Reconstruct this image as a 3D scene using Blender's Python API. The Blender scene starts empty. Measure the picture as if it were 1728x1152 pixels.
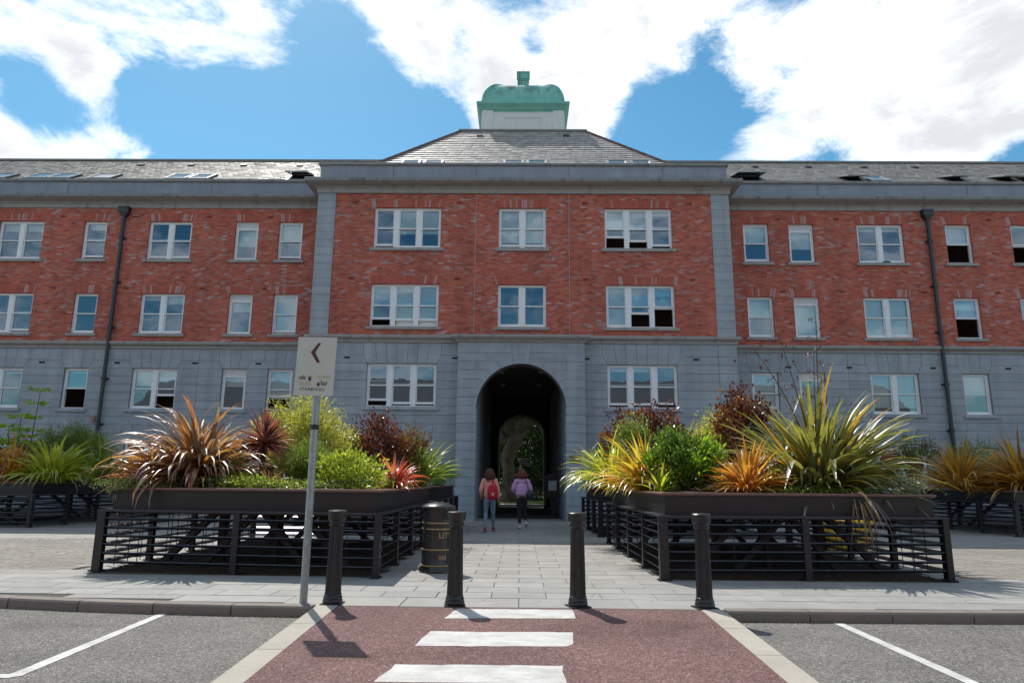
import bpy, bmesh, math, random
import numpy as np
from mathutils import Vector, Matrix
from math import sin, cos, pi, radians
R = random.Random(7)
NR = np.random.RandomState(11)
SC = bpy.context.scene
COL = SC.collection

# ------------------------------------------------------------------ camera
PITCH, YAW, ROLL = math.atan(235/1165.), radians(.72), radians(.5)
cam_d = bpy.data.cameras.new('camera'); cam = bpy.data.objects.new('camera', cam_d); COL.objects.link(cam)
fw = Vector((-sin(YAW)*cos(PITCH), cos(YAW)*cos(PITCH), sin(PITCH)))
r0 = Vector((cos(YAW), sin(YAW), 0)); u0 = r0.cross(fw)
rr = cos(ROLL)*r0 + sin(ROLL)*u0; uu = -sin(ROLL)*r0 + cos(ROLL)*u0
cam.matrix_world = Matrix(((rr.x, uu.x, -fw.x, 0), (rr.y, uu.y, -fw.y, 0), (rr.z, uu.z, -fw.z, 1.4), (0, 0, 0, 1)))
cam_d.sensor_width = 36; cam_d.lens = 1165/1728*36
cam_d.clip_start = .1; cam_d.clip_end = 3000
SC.camera = cam

# ------------------------------------------------------------------ sun, sky, exposure
SUN = Vector((-.9, 1.9, 2.8)).normalized()
EXPOSURE = 1.68
sd = bpy.data.lights.new('sun', 'SUN'); sd.energy = 1.42; sd.angle = radians(.53); sd.color = (1, .95, .87)
so = bpy.data.objects.new('sun', sd); COL.objects.link(so)
so.rotation_euler = SUN.to_track_quat('Z', 'Y').to_euler()
SC.view_settings.view_transform = 'Standard'; SC.view_settings.look = 'None'
SC.view_settings.gamma = 1; SC.view_settings.use_curve_mapping = False
SC.view_settings.exposure = EXPOSURE

def pix_dir(x, y):
    return (fw*1165 + rr*(x-864) - uu*(y-576)).normalized()

w = bpy.data.worlds.new('World'); SC.world = w; w.use_nodes = True
nt = w.node_tree; nt.nodes.clear()
def N(nt, t, **k):
    n = nt.nodes.new(t)
    for a, v in k.items():
        if a in ('op',): n.operation = v
        else: setattr(n, a, v)
    return n
def math_n(nt, op, a, b=None, c=None, clamp=False):
    n = nt.nodes.new('ShaderNodeMath'); n.operation = op; n.use_clamp = clamp
    for i, v in enumerate((a, b, c)):
        if v is None: continue
        if isinstance(v, (int, float)): n.inputs[i].default_value = v
        else: nt.links.new(v, n.inputs[i])
    return n.outputs[0]
def mix_c(nt, fac, a, b, mode='MIX'):
    n = nt.nodes.new('ShaderNodeMix'); n.data_type = 'RGBA'; n.blend_type = mode
    for s, v in ((n.inputs[0], fac), (n.inputs[6], a), (n.inputs[7], b)):
        if isinstance(v, (int, float)): s.default_value = v
        elif isinstance(v, (tuple, list)): s.default_value = tuple(v)+((1,) if len(v) == 3 else ())
        else: nt.links.new(v, s)
    return n.outputs[2]
sky = N(nt, 'ShaderNodeTexSky', sky_type='NISHITA')
sky.sun_disc = False
sky.sun_elevation = math.asin(SUN.z); sky.sun_rotation = math.atan2(SUN.x, SUN.y)
sky.air_density = 1.0; sky.dust_density = .3; sky.ozone_density = 1.2; sky.altitude = 50
hs = N(nt, 'ShaderNodeHueSaturation'); hs.inputs['Saturation'].default_value = 1.22; hs.inputs['Value'].default_value = 1.0
nt.links.new(mix_c(nt, 1.0, sky.outputs[0], (.405, .505, .465), 'MULTIPLY'), hs.inputs['Color'])
tc = N(nt, 'ShaderNodeTexCoord')
nrm = N(nt, 'ShaderNodeVectorMath', operation='NORMALIZE'); nt.links.new(tc.outputs['Generated'], nrm.inputs[0])
D = nrm.outputs[0]
# flatten the noise a little so the clouds lie in a layer
mp = N(nt, 'ShaderNodeMapping'); mp.inputs['Scale'].default_value = (1, 1, 1.9); nt.links.new(D, mp.inputs[0])
n1 = N(nt, 'ShaderNodeTexNoise'); n1.inputs['Scale'].default_value = 5.2; n1.inputs['Detail'].default_value = 14; n1.inputs['Roughness'].default_value = .66; n1.inputs['Distortion'].default_value = .25
n2 = N(nt, 'ShaderNodeTexNoise'); n2.inputs['Scale'].default_value = 5.0; n2.inputs['Detail'].default_value = 11; n2.inputs['Roughness'].default_value = .55
nt.links.new(mp.outputs[0], n1.inputs[0]); nt.links.new(mp.outputs[0], n2.inputs[0])
# where the cloud banks and the clear gaps stand in the sky: (x, y, radius px, weight)
BL = [(60, 20, 170, .30), (215, 268, 50, .35), (230, 50, 170, .30), (390, 75, 120, .30), (480, 15, 90, .24), (130, 125, 60, .22), (40, 250, 130, .42), (170, 275, 100, .42), (870, 90, 90, .42), (930, 130, 80, .35), (640, 90, 90, .3), (720, 120, 80, .28), (1010, 120, 70, .25), (1330, 215, 80, .3), (-60, 200, 120, .2),
      (680, 30, 120, .30), (780, 95, 110, .30), (840, 150, 80, .28), (1000, 40, 110, .26), (1060, 90, 110, .25), (980, 165, 75, .32), (1150, 30, 110, .30), (1215, 0, 110, .50), (1120, 90, 60, .3), (1250, 130, 75, .22),
      (1370, 60, 160, .32), (1500, 120, 180, .34), (1660, 100, 180, .34), (1300, 245, 95, .34), (1410, 235, 110, .34), (1560, 240, 130, .30), (1640, 230, 70, .25), (1750, 20, 150, .3), (1090, -40, 200, .25), (600, -60, 150, .2), (200, -80, 200, .3),
      (560, 150, 130, -.38), (330, 215, 130, -.40), (500, 235, 140, -.40), (640, 235, 110, -.40), (70, 168, 75, -.42), (230, 175, 60, -.2), (400, 190, 70, -.3), (740, 235, 60, -.35), (557, 40, 50, -.34), (25, 130, 65, -.14), (250, 160, 60, -.25), (1120, 215, 95, -.38), (1210, 190, 60, -.26), (905, 75, 30, -.22), (1190, 90, 60, -.18), (1290, 170, 45, -.16), (1715, 268, 45, -.30), (1340, 190, 45, -.12), (740, 190, 60, -.2), (1080, 265, 60, -.2), (1560, 175, 40, -.12)]
acc = None
for x, y, r_, wt in BL:
    d = pix_dir(x, y)
    v = N(nt, 'ShaderNodeVectorMath', operation='DISTANCE'); nt.links.new(D, v.inputs[0]); v.inputs[1].default_value = d
    mr = N(nt, 'ShaderNodeMapRange', interpolation_type='SMOOTHERSTEP')
    mr.inputs[1].default_value = 0; mr.inputs[2].default_value = 1.35*r_/1180; mr.inputs[3].default_value = wt*(.72 if wt > 0 else 2.0); mr.inputs[4].default_value = 0
    nt.links.new(v.outputs['Value'], mr.inputs[0])
    acc = mr.outputs[0] if acc is None else math_n(nt, 'ADD', acc, mr.outputs[0])
ns = math_n(nt, 'MULTIPLY_ADD', n1.outputs[0], 3.6, -1.60)
dens = math_n(nt, 'ADD', ns, acc)
cr = N(nt, 'ShaderNodeMapRange', interpolation_type='SMOOTHSTEP'); cr.inputs[1].default_value = .0; cr.inputs[2].default_value = .80
nt.links.new(dens, cr.inputs[0])
thick = N(nt, 'ShaderNodeMapRange', interpolation_type='SMOOTHSTEP'); thick.inputs[1].default_value = .15; thick.inputs[2].default_value = 1.5
sh = math_n(nt, 'MULTIPLY_ADD', n2.outputs[0], 2.6, -1.3)
nt.links.new(math_n(nt, 'ADD', dens, sh), thick.inputs[0])
cloudc = mix_c(nt, thick.outputs[0], (5.2, 5.25, 5.3), (2.75, 2.85, 3.0))
skyc = mix_c(nt, cr.outputs[0], hs.outputs[0], cloudc)
bg = N(nt, 'ShaderNodeBackground'); bg.inputs['Strength'].default_value = .090
nt.links.new(skyc, bg.inputs[0])
wo = N(nt, 'ShaderNodeOutputWorld'); nt.links.new(bg.outputs[0], wo.inputs[0])

# ------------------------------------------------------------------ mesh helpers
OFF = {}
class MB:
    def __init__(s): s.v = []; s.f = []
    def add(s, vs, fs):
        o = len(s.v); s.v += [tuple(p) for p in vs]; s.f += [tuple(i+o for i in f) for f in fs]; return s
    def box(s, x0, x1, y0, y1, z0, z1, skip=()):
        vs = [(x0,y0,z0),(x1,y0,z0),(x1,y1,z0),(x0,y1,z0),(x0,y0,z1),(x1,y0,z1),(x1,y1,z1),(x0,y1,z1)]
        F = {'b':(0,3,2,1),'t':(4,5,6,7),'f':(0,1,5,4),'r':(1,2,6,5),'k':(2,3,7,6),'l':(3,0,4,7)}
        return s.add(vs, [F[k] for k in F if k not in skip])
    def obox(s, c, ax, ay, az):       # centre and three half-axis vectors
        c, ax, ay, az = map(Vector, (c, ax, ay, az))
        vs = [c+i*ax+j*ay+k*az for k in (-1,1) for j in (-1,1) for i in (-1,1)]
        return s.add(vs, [(0,2,3,1),(4,5,7,6),(0,1,5,4),(1,3,7,5),(3,2,6,7),(2,0,4,6)])
    def beam(s, a, b, w, h, up=(0,0,1)):
        a, b = Vector(a), Vector(b); d = (b-a); L = d.length; d.normalize()
        sd_ = d.cross(Vector(up));
        if sd_.length < 1e-4: sd_ = Vector((1,0,0))
        sd_.normalize(); u = sd_.cross(d)
        return s.obox((a+b)/2, d*L/2, sd_*w/2, u*h/2)
    def tube(s, pts, rad, n=8, cap=True):
        pts = [Vector(p) for p in pts]; k = len(pts)
        if isinstance(rad, (int, float)): rad = [rad]*k
        vs = []; ref = None
        for i, p in enumerate(pts):
            t = (pts[min(i+1,k-1)]-pts[max(i-1,0)]).normalized()
            if ref is None: ref = t.orthogonal().normalized()
            a = (ref - t*ref.dot(t)).normalized(); ref = a; b = t.cross(a)
            vs += [p+(a*cos(2*pi*j/n)+b*sin(2*pi*j/n))*rad[i] for j in range(n)]
        fs = [(i*n+j, i*n+(j+1)%n, (i+1)*n+(j+1)%n, (i+1)*n+j) for i in range(k-1) for j in range(n)]
        if cap: fs += [tuple(range(n-1,-1,-1)), tuple(range((k-1)*n, k*n))]
        return s.add(vs, fs)
    def lathe(s, prof, n=32, c=(0,0,0), flute=None, cap=True):
        vs = []
        for i, (r_, z) in enumerate(prof):
            for j in range(n):
                a = 2*pi*j/n; q = r_
                if flute and flute[0] <= i <= flute[1] and j % 2: q -= flute[2]
                vs.append((c[0]+q*cos(a), c[1]+q*sin(a), c[2]+z))
        k = len(prof)
        fs = [(i*n+j, i*n+(j+1)%n, (i+1)*n+(j+1)%n, (i+1)*n+j) for i in range(k-1) for j in range(n)]
        if cap: fs += [tuple(range(n-1,-1,-1)), tuple(range((k-1)*n, k*n))]
        return s.add(vs, fs)
    def prism(s, poly, y0, y1, back=False):    # polygon in (x,z), front at y0
        n = len(poly)
        ar = sum(poly[i][0]*poly[(i+1)%n][1]-poly[(i+1)%n][0]*poly[i][1] for i in range(n))
        if ar < 0: poly = poly[::-1]
        vs = [(x,y0,z) for x,z in poly]+[(x,y1,z) for x,z in poly]
        fs = [tuple(range(n))]+[(i, i+n, (i+1)%n+n, (i+1)%n) for i in range(n)]
        if back: fs.append(tuple(range(2*n-1, n-1, -1)))
        return s.add(vs, fs)
    def slab(s, poly, z0, z1, bottom=False):    # polygon in (x,y)
        n = len(poly)
        ar = sum(poly[i][0]*poly[(i+1)%n][1]-poly[(i+1)%n][0]*poly[i][1] for i in range(n))
        if ar < 0: poly = poly[::-1]
        vs = [(x,y,z1) for x,y in poly]+[(x,y,z0) for x,y in poly]
        fs = [tuple(range(n))]+[(i, i+n, (i+1)%n+n, (i+1)%n) for i in range(n)]
        if bottom: fs.append(tuple(range(2*n-1, n-1, -1)))
        return s.add(vs, fs)
    def sweep(s, prof, path, closed=False):
        # prof: list of (out, z), path: plan points; 'out' is to the right of the direction of travel
        P_ = [Vector((p[0], p[1])) for p in path]; n = len(P_); m = len(prof)
        def nr(a, b): d = (b-a).normalized(); return Vector((d.y, -d.x))
        vs = []
        for i, p in enumerate(P_):
            if closed: a, b = nr(P_[i-1], p), nr(p, P_[(i+1)%n])
            else:
                a = nr(P_[i-1], p) if i else nr(p, P_[1]); b = nr(p, P_[i+1]) if i < n-1 else a
            mt = (a+b); mt = mt/ (1+a.dot(b))
            vs += [(p.x+mt.x*o, p.y+mt.y*o, z) for o, z in prof]
        fs = [(i*m+j, ((i+1)%n)*m+j, ((i+1)%n)*m+j+1, i*m+j+1) for i in range(n if closed else n-1) for j in range(m-1)]
        if not closed: fs += [tuple(range(m)), tuple(range((n-1)*m+m-1, (n-1)*m-1, -1))]
        return s.add(vs, fs)
    def mesh(s, name, off=(0,0,0)):
        me = bpy.data.meshes.new(name)
        o = off
        me.from_pydata([(x-o[0], y-o[1], z-o[2]) for x,y,z in s.v], [], s.f); me.update(); return me
    def build(s, name, mat, parent=None, world=True, smooth=False, kind=None, label=None, cat=None, group=None):
        off = OFF.get(parent.name, (0,0,0)) if (parent and world) else (0,0,0)
        me = s.mesh(name, off); return link(name, me, mat, parent, off, smooth, kind, label, cat, group)
def link(name, me, mat, parent=None, off=(0,0,0), smooth=False, kind=None, label=None, cat=None, group=None):
    o = bpy.data.objects.new(name, me); COL.objects.link(o)
    if mat and not me.materials:
        for m_ in (mat if isinstance(mat, (list, tuple)) else [mat]): me.materials.append(m_)
    if parent: o.parent = parent
    OFF[o.name] = off
    if smooth:
        me.polygons.foreach_set('use_smooth', [True]*len(me.polygons))
    tag(o, label, cat, group, kind); return o
def tag(o, label=None, cat=None, group=None, kind=None):
    if label: o['label'] = label
    if cat: o['category'] = cat
    if group: o['group'] = group
    if kind: o['kind'] = kind
    return o
def thing(name, label, cat, loc=(0,0,0), rz=0, group=None):
    o = bpy.data.objects.new(name, None); COL.objects.link(o); o.location = loc; o.rotation_euler[2] = rz
    o.empty_display_size = .2; OFF[o.name] = tuple(loc)
    return tag(o, label, cat, group)
def smooth_angle(o, deg=35):
    me = o.data; me.polygons.foreach_set('use_smooth', [True]*len(me.polygons))
    try: me.set_sharp_from_angle(angle=radians(deg))
    except Exception: pass
def kids(o): return [c for c in COL.objects if c.parent == o]
def copy_tree(root, loc, rz=0, label=None, group=None, tree=None):
    r = root.copy(); COL.objects.link(r); r.location = loc; r.rotation_euler[2] = rz; OFF[r.name] = tuple(loc)
    if label: r['label'] = label
    if group: r['group'] = group
    for ch in kids(root):
        c = ch.copy(); COL.objects.link(c); c.parent = r
        for g in kids(ch):
            d = g.copy(); COL.objects.link(d); d.parent = c
    return r

# ------------------------------------------------------------------ materials
def newmat(name):
    m = bpy.data.materials.new(name); m.use_nodes = True; nt = m.node_tree
    b = nt.nodes['Principled BSDF']; return m, nt, b
def srgb(*c):
    return tuple(((v/255+.055)/1.055)**2.4 if v > 10 else v/255/12.92 for v in c)
def ramp(nt, fac, cols, interp='LINEAR'):
    n = nt.nodes.new('ShaderNodeValToRGB'); n.color_ramp.interpolation = interp
    e = n.color_ramp.elements
    for i, (p, c) in enumerate(cols):
        if i < 2: el = e[i]; el.position = p
        else: el = e.new(p)
        el.color = tuple(c)+(1,)
    if fac is not None: nt.links.new(fac, n.inputs[0])
    return n.outputs[0]
def noise(nt, scale, detail=4, rough=.55, vec=None, dist=0):
    n = nt.nodes.new('ShaderNodeTexNoise'); n.inputs['Scale'].default_value = scale; n.inputs['Detail'].default_value = detail
    n.inputs['Roughness'].default_value = rough; n.inputs['Distortion'].default_value = dist
    if vec is not None: nt.links.new(vec, n.inputs[0])
    return n.outputs[0]
def pos(nt, scale=None):
    g = nt.nodes.new('ShaderNodeNewGeometry'); v = g.outputs['Position']
    if scale:
        m = nt.nodes.new('ShaderNodeMapping'); m.inputs['Scale'].default_value = scale; nt.links.new(v, m.inputs[0]); v = m.outputs[0]
    return v
def bump(nt, b, h, strength=.3, dist=.01):
    n = nt.nodes.new('ShaderNodeBump'); n.inputs['Strength'].default_value = strength; n.inputs['Distance'].default_value = dist
    nt.links.new(h, n.inputs['Height']); nt.links.new(n.outputs[0], b.inputs['Normal'])
def island(nt):
    g = nt.nodes.new('ShaderNodeNewGeometry'); return g.outputs['Random Per Island']
def objrand(nt):
    g = nt.nodes.new('ShaderNodeObjectInfo'); return g.outputs['Random']
def rnd2(nt):   # varies per object and per island
    return math_n(nt, 'FRACT', math_n(nt, 'ADD', island(nt), objrand(nt)))
def simple(name, col, rough=.6, metal=0, var=.15, nscale=6, spec=.5, bmp=0, bscale=60, pervar=0):
    m, nt, b = newmat(name)
    p = pos(nt); n = noise(nt, nscale, 5, .6, p)
    dark = tuple(c*(1-var) for c in col); lite = tuple(min(1, c*(1+var)) for c in col)
    c = ramp(nt, n, [(.3, dark), (.7, lite)])
    if pervar:
        c = mix_c(nt, 1.0, c, ramp(nt, rnd2(nt), [(0, (1-pervar,)*3), (1, (1+pervar,)*3)]), 'MULTIPLY')
    nt.links.new(c, b.inputs['Base Color']); b.inputs['Roughness'].default_value = rough; b.inputs['Metallic'].default_value = metal
    b.inputs['Specular IOR Level'].default_value = spec
    if bmp: bump(nt, b, noise(nt, bscale, 3, .6, p), bmp, .01)
    return m

def mat_brick():
    m, nt, b = newmat('red_brick')
    g = pos(nt); sp = N(nt, 'ShaderNodeSeparateXYZ'); nt.links.new(g, sp.inputs[0])
    cb = N(nt, 'ShaderNodeCombineXYZ'); nt.links.new(math_n(nt, 'ADD', sp.outputs[0], sp.outputs[1]), cb.inputs[0]); nt.links.new(sp.outputs[2], cb.inputs[1])
    def bt(offv):
        t = N(nt, 'ShaderNodeTexBrick'); t.inputs['Scale'].default_value = 1; t.inputs['Brick Width'].default_value = .225; t.inputs['Row Height'].default_value = .075
        t.inputs['Mortar Size'].default_value = .005; t.inputs['Mortar Smooth'].default_value = .15; t.inputs['Bias'].default_value = 0
        t.inputs['Color1'].default_value = (0,0,0,1); t.inputs['Color2'].default_value = (1,1,1,1); t.inputs['Mortar'].default_value = (.5,.5,.5,1)
        nt.links.new(cb.outputs[0], t.inputs[0]); return t
    t = bt(0)
    k = math_n(nt, 'ADD', t.outputs['Color'], math_n(nt, 'MULTIPLY_ADD', noise(nt, .9, 3, .6, g), 0.75, -.42))
    c = ramp(nt, k, [(.0, (.40,.085,.055)), (.30, (.54,.125,.070)), (.55, (.47,.115,.075)), (.74, (.52,.15,.10)), (.86, (.42,.19,.16)), (.97, (.48,.31,.30))])
    dk = math_n(nt, 'FRACT', math_n(nt, 'MULTIPLY', t.outputs['Color'], 17.3)); c = mix_c(nt, 1.0, c, ramp(nt, dk, [(0,(.70,.68,.68)),(.35,(.96,.96,.96)),(1,(1.12,1.10,1.08))]), 'MULTIPLY')
    c = mix_c(nt, .35, c, ramp(nt, noise(nt, 14, 3, .6, g), [(.3,(.45,.45,.45)),(.7,(.62,.6,.6))]), 'OVERLAY')
    # rain wash and dirt, long vertical streaks
    st = noise(nt, 1, 4, .6, pos(nt, (1.3, 1.3, .25)))
    c = mix_c(nt, 1.0, c, ramp(nt, st, [(.35,(.82,.80,.80)),(.65,(1.08,1.06,1.06))]), 'MULTIPLY')
    c = mix_c(nt, t.outputs['Fac'], c, (.44,.22,.18))
    nt.links.new(c, b.inputs['Base Color']); b.inputs['Roughness'].default_value = .85
    bump(nt, b, math_n(nt, 'SUBTRACT', 1, t.outputs['Fac']), .5, .008); return m
def mat_stone(name, base, var=.12, dark=1):
    m, nt, b = newmat(name); p = pos(nt)
    n_ = noise(nt, 1, 6, .65, pos(nt, (.8, .8, 3.5)))
    c = ramp(nt, n_, [(.3, tuple(v*(1-var) for v in base)), (.7, tuple(v*(1+var) for v in base))])
    c = mix_c(nt, 1.0, c, ramp(nt, rnd2(nt), [(0, (.93,.94,.95)), (1, (1.07,1.06,1.05))]), 'MULTIPLY')
    c = mix_c(nt, 1.0, c, ramp(nt, noise(nt, 28, 3, .7, p), [(.3,(.93,.93,.93)),(.7,(1.05,1.05,1.05))]), 'MULTIPLY')
    st = noise(nt, 1, 4, .6, pos(nt, (2.2, 2.2, .18)))
    c = mix_c(nt, 1.0, c, ramp(nt, st, [(.35,(.86,.86,.87)),(.65,(1.05,1.05,1.04))]), 'MULTIPLY')
    nt.links.new(c, b.inputs['Base Color']); b.inputs['Roughness'].default_value = .78
    bump(nt, b, noise(nt, 60, 4, .6, p), .25, .004); return m
def mat_weathered(name, base, stain=(.07,.065,.06)):
    m, nt, b = newmat(name); p = pos(nt)
    n_ = noise(nt, 1, 6, .7, pos(nt, (3.2, 3.2, .7)))
    f = ramp(nt, n_, [(.52,(0,0,0)),(.74,(.85,.85,.85))])
    c = mix_c(nt, f, mix_c(nt, noise(nt, 2, 4, .6, p), tuple(v*.88 for v in base), tuple(v*1.1 for v in base)), stain)
    nt.links.new(c, b.inputs['Base Color']); b.inputs['Roughness'].default_value = .85; return m
def mat_leaf(name, cols, trans=.4, rough=.38, per='obj'):
    m, nt, b = newmat(name); nt.nodes.remove(b)
    rv = objrand(nt) if per == 'obj' else island(nt)
    k = len(cols); c = ramp(nt, rv, [(i/max(1,k-1)*.98+.01, q) for i, q in enumerate(cols)])
    n_ = noise(nt, 3.5 if per == 'obj' else 9, 3, .6, pos(nt))
    c = mix_c(nt, 1.0, c, ramp(nt, n_, [(.3,(.68,.66,.62)),(.7,(1.28,1.28,1.2))]), 'MULTIPLY')
    d = N(nt, 'ShaderNodeBsdfDiffuse'); t = N(nt, 'ShaderNodeBsdfTranslucent'); g = N(nt, 'ShaderNodeBsdfGlossy')
    g.inputs['Roughness'].default_value = rough
    nt.links.new(c, d.inputs[0]); nt.links.new(mix_c(nt, 1.0, c, (1.75,1.65,.95), 'MULTIPLY'), t.inputs[0])
    a = N(nt, 'ShaderNodeMixShader'); a.inputs[0].default_value = trans; nt.links.new(d.outputs[0], a.inputs[1]); nt.links.new(t.outputs[0], a.inputs[2])
    fr = N(nt, 'ShaderNodeFresnel'); fr.inputs[0].default_value = 1.42
    q = N(nt, 'ShaderNodeMixShader'); nt.links.new(math_n(nt, 'MULTIPLY_ADD', fr.outputs[0], .17, .003), q.inputs[0]); nt.links.new(a.outputs[0], q.inputs[1]); nt.links.new(g.outputs[0], q.inputs[2])
    nt.links.new(q.outputs[0], nt.nodes['Material Output'].inputs[0]); return m
def mat_glass():
    m, nt, b = newmat('window_glass'); nt.nodes.remove(b)
    t = N(nt, 'ShaderNodeBsdfTransparent'); t.inputs[0].default_value = (.84,.92,.90,1)
    g = N(nt, 'ShaderNodeBsdfGlossy'); g.inputs['Roughness'].default_value = .0; g.inputs[0].default_value = (.72,.86,1,1)
    bp = N(nt, 'ShaderNodeBump'); bp.inputs['Strength'].default_value = .05; bp.inputs['Distance'].default_value = .02
    ob = N(nt, 'ShaderNodeObjectInfo'); vv = N(nt, 'ShaderNodeVectorMath', operation='ADD'); nt.links.new(pos(nt), vv.inputs[0]); nt.links.new(ob.outputs['Random'], vv.inputs[1])
    nt.links.new(noise(nt, 2.2, 2, .4, vv.outputs[0]), bp.inputs['Height']); nt.links.new(bp.outputs[0], g.inputs['Normal'])
    fr = N(nt, 'ShaderNodeFresnel'); fr.inputs[0].default_value = 1.6
    a = N(nt, 'ShaderNodeMixShader'); nt.links.new(math_n(nt, 'MULTIPLY_ADD', fr.outputs[0], .9, .15), a.inputs[0])
    nt.links.new(t.outputs[0], a.inputs[1]); nt.links.new(g.outputs[0], a.inputs[2])
    nt.links.new(a.outputs[0], nt.nodes['Material Output'].inputs[0]); return m
def mat_asphalt(name, cols, moss=False):
    m, nt, b = newmat(name); p = pos(nt)
    v = N(nt, 'ShaderNodeTexVoronoi'); v.inputs['Scale'].default_value = 95; nt.links.new(p, v.inputs[0])
    sp = N(nt, 'ShaderNodeSeparateColor'); nt.links.new(v.outputs['Color'], sp.inputs[0])
    c = ramp(nt, sp.outputs[0], cols)
    c = mix_c(nt, 1.0, c, ramp(nt, noise(nt, .9, 6, .65, p), [(.3,(.80,.80,.80)),(.7,(1.16,1.15,1.14))]), 'MULTIPLY')
    c = mix_c(nt, 1.0, c, ramp(nt, noise(nt, 22, 4, .7, p), [(.3,(.86,.86,.86)),(.7,(1.12,1.12,1.12))]), 'MULTIPLY')
    # darker patches drawn out sideways, with a shape of their own
    d = ramp(nt, noise(nt, 1, 3, .5, pos(nt, (.35,1.1,1)), .6), [(.56,(1,1,1)),(.68,(.80,.79,.78))])
    c = mix_c(nt, 1.0, c, d, 'MULTIPLY')
    oil = ramp(nt, noise(nt, 2.6, 3, .6, p, .8), [(.66,(1,1,1)),(.74,(.72,.70,.68))]); c = mix_c(nt, .8, c, oil, 'MULTIPLY')
    ck = N(nt, 'ShaderNodeTexVoronoi', feature='DISTANCE_TO_EDGE'); ck.inputs['Scale'].default_value = .42
    dv = N(nt, 'ShaderNodeVectorMath', operation='ADD'); nt.links.new(p, dv.inputs[0]); wv_ = N(nt, 'ShaderNodeTexNoise'); wv_.inputs['Scale'].default_value = 2.5; wv_.inputs['Detail'].default_value = 6; nt.links.new(p, wv_.inputs[0]); nt.links.new(wv_.outputs['Color'], dv.inputs[1]); nt.links.new(dv.outputs[0], ck.inputs[0])
    c = mix_c(nt, .55, c, ramp(nt, ck.outputs[0], [(.0,(.45,.43,.42)),(.006,(1,1,1))]), 'MULTIPLY')
    nt.links.new(c, b.inputs['Base Color']); b.inputs['Roughness'].default_value = .9; b.inputs['Specular IOR Level'].default_value = .25
    bump(nt, b, v.outputs['Distance'], .6, .006); return m
def mat_paving(name, base, pervar=.10):
    m, nt, b = newmat(name); p = pos(nt)
    c = ramp(nt, rnd2(nt), [(0, tuple(v*(1-pervar) for v in base)), (.5, base), (1, (base[0]*(1+pervar), base[1]*(1+pervar*.9), base[2]*(1+pervar*.7)))])
    c = mix_c(nt, 1.0, c, ramp(nt, noise(nt, 1.6, 6, .7, p), [(.3,(.83,.82,.81)),(.65,(1.06,1.06,1.06))]), 'MULTIPLY')
    c = mix_c(nt, 1.0, c, ramp(nt, noise(nt, 70, 3, .7, p), [(.3,(.90,.90,.90)),(.7,(1.07,1.07,1.07))]), 'MULTIPLY')
    sp = ramp(nt, noise(nt, 7, 3, .75, p), [(.70,(1,1,1)),(.80,(.62,.57,.52))])
    c = mix_c(nt, .7, c, sp, 'MULTIPLY')
    nt.links.new(c, b.inputs['Base Color']); b.inputs['Roughness'].default_value = .8
    bump(nt, b, noise(nt, 90, 3, .6, p), .25, .003); return m

M = {}
M['brick'] = mat_brick()
M['stone'] = mat_stone('blue_grey_stone', (.36,.395,.435))
M['stone_dark'] = mat_stone('stone_joint', (.21,.215,.23))
M['trim'] = mat_weathered('cornice_stone', (.36,.34,.325), (.16,.145,.13))
M['fascia'] = mat_weathered('stained_fascia', (.25,.25,.25), (.08,.075,.07))
M['parapet'] = mat_stone('parapet_render', (.29,.31,.365), .08)
M['white'] = simple('white_window_paint', (.84,.84,.85), .4, var=.05)
M['cream'] = simple('cream_tower_panel', (.74,.73,.71), .6, var=.05)
M['glass'] = mat_glass()
M['blind'] = simple('window_blind', (.84,.84,.76), .8, var=.06, nscale=2)
M['room'] = simple('room_plaster', (.30,.25,.22), .9, var=.2, nscale=1)
M['dark'] = simple('dark_void', (.03,.028,.028), .9)
M['pipe'] = simple('navy_black_iron', (.018,.024,.034), .38, var=.3, spec=.6)
M['steel'] = simple('charcoal_steel', (.0135,.0130,.0138), .42, var=.25, nscale=3, spec=.5)
M['slat'] = simple('louvre_steel', (.020,.026,.040), .40, var=.3, nscale=8, spec=.6)
M['rim'] = simple('copper_brown_rim', (.17,.085,.070), .38, var=.2, nscale=4, spec=.5)
M['cast'] = simple('cast_iron_bollard', (.016,.0155,.0170), .36, var=.35, nscale=12, spec=.55, bmp=.15, bscale=80)
M['bin'] = simple('glossy_black_bin', (.022,.021,.021), .26, var=.3, nscale=10, spec=.6)
M['gold'] = simple('gold_band_paint', (.33,.215,.095), .45, var=.2, nscale=20)
M['galv'] = simple('galvanised_steel', (.34,.37,.38), .45, .55, var=.22, nscale=25, bmp=.1)
M['sign'] = simple('sign_face', (.55,.57,.50), .45, var=.03)
M['maroon'] = simple('maroon_print', (.095,.025,.03), .5, var=.05)
M['lime'] = simple('olive_yellow_print', (.50,.50,.27), .5, var=.05)
M['green_print'] = simple('green_print', (.015,.11,.06), .5, var=.05)
M['soil'] = simple('brown_soil', (.060,.040,.026), .95, var=.5, nscale=9, bmp=.8, bscale=30)
M['copper'] = None
M['slate'] = None
M['ridge'] = simple('clay_ridge', (.20,.10,.085), .8, var=.2, nscale=8)
M['asphalt'] = mat_asphalt('grey_asphalt', [(0,(.085,.078,.07)),(.45,(.155,.146,.134)),(.8,(.22,.208,.19)),(1,(.36,.34,.32))])
M['red_asphalt'] = mat_asphalt('red_asphalt', [(0,(.10,.055,.05)),(.45,(.165,.09,.083)),(.8,(.21,.125,.115)),(1,(.36,.25,.24))])
M['paving'] = mat_paving('paving_slab', (.315,.305,.288))
M['joint'] = simple('paving_joint', (.085,.075,.062), .95, var=.3, nscale=12)
M['kerb'] = mat_paving('kerb_concrete', (.21,.175,.15), .12)
M['band'] = mat_paving('concrete_band', (.40,.365,.31), .08)
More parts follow.
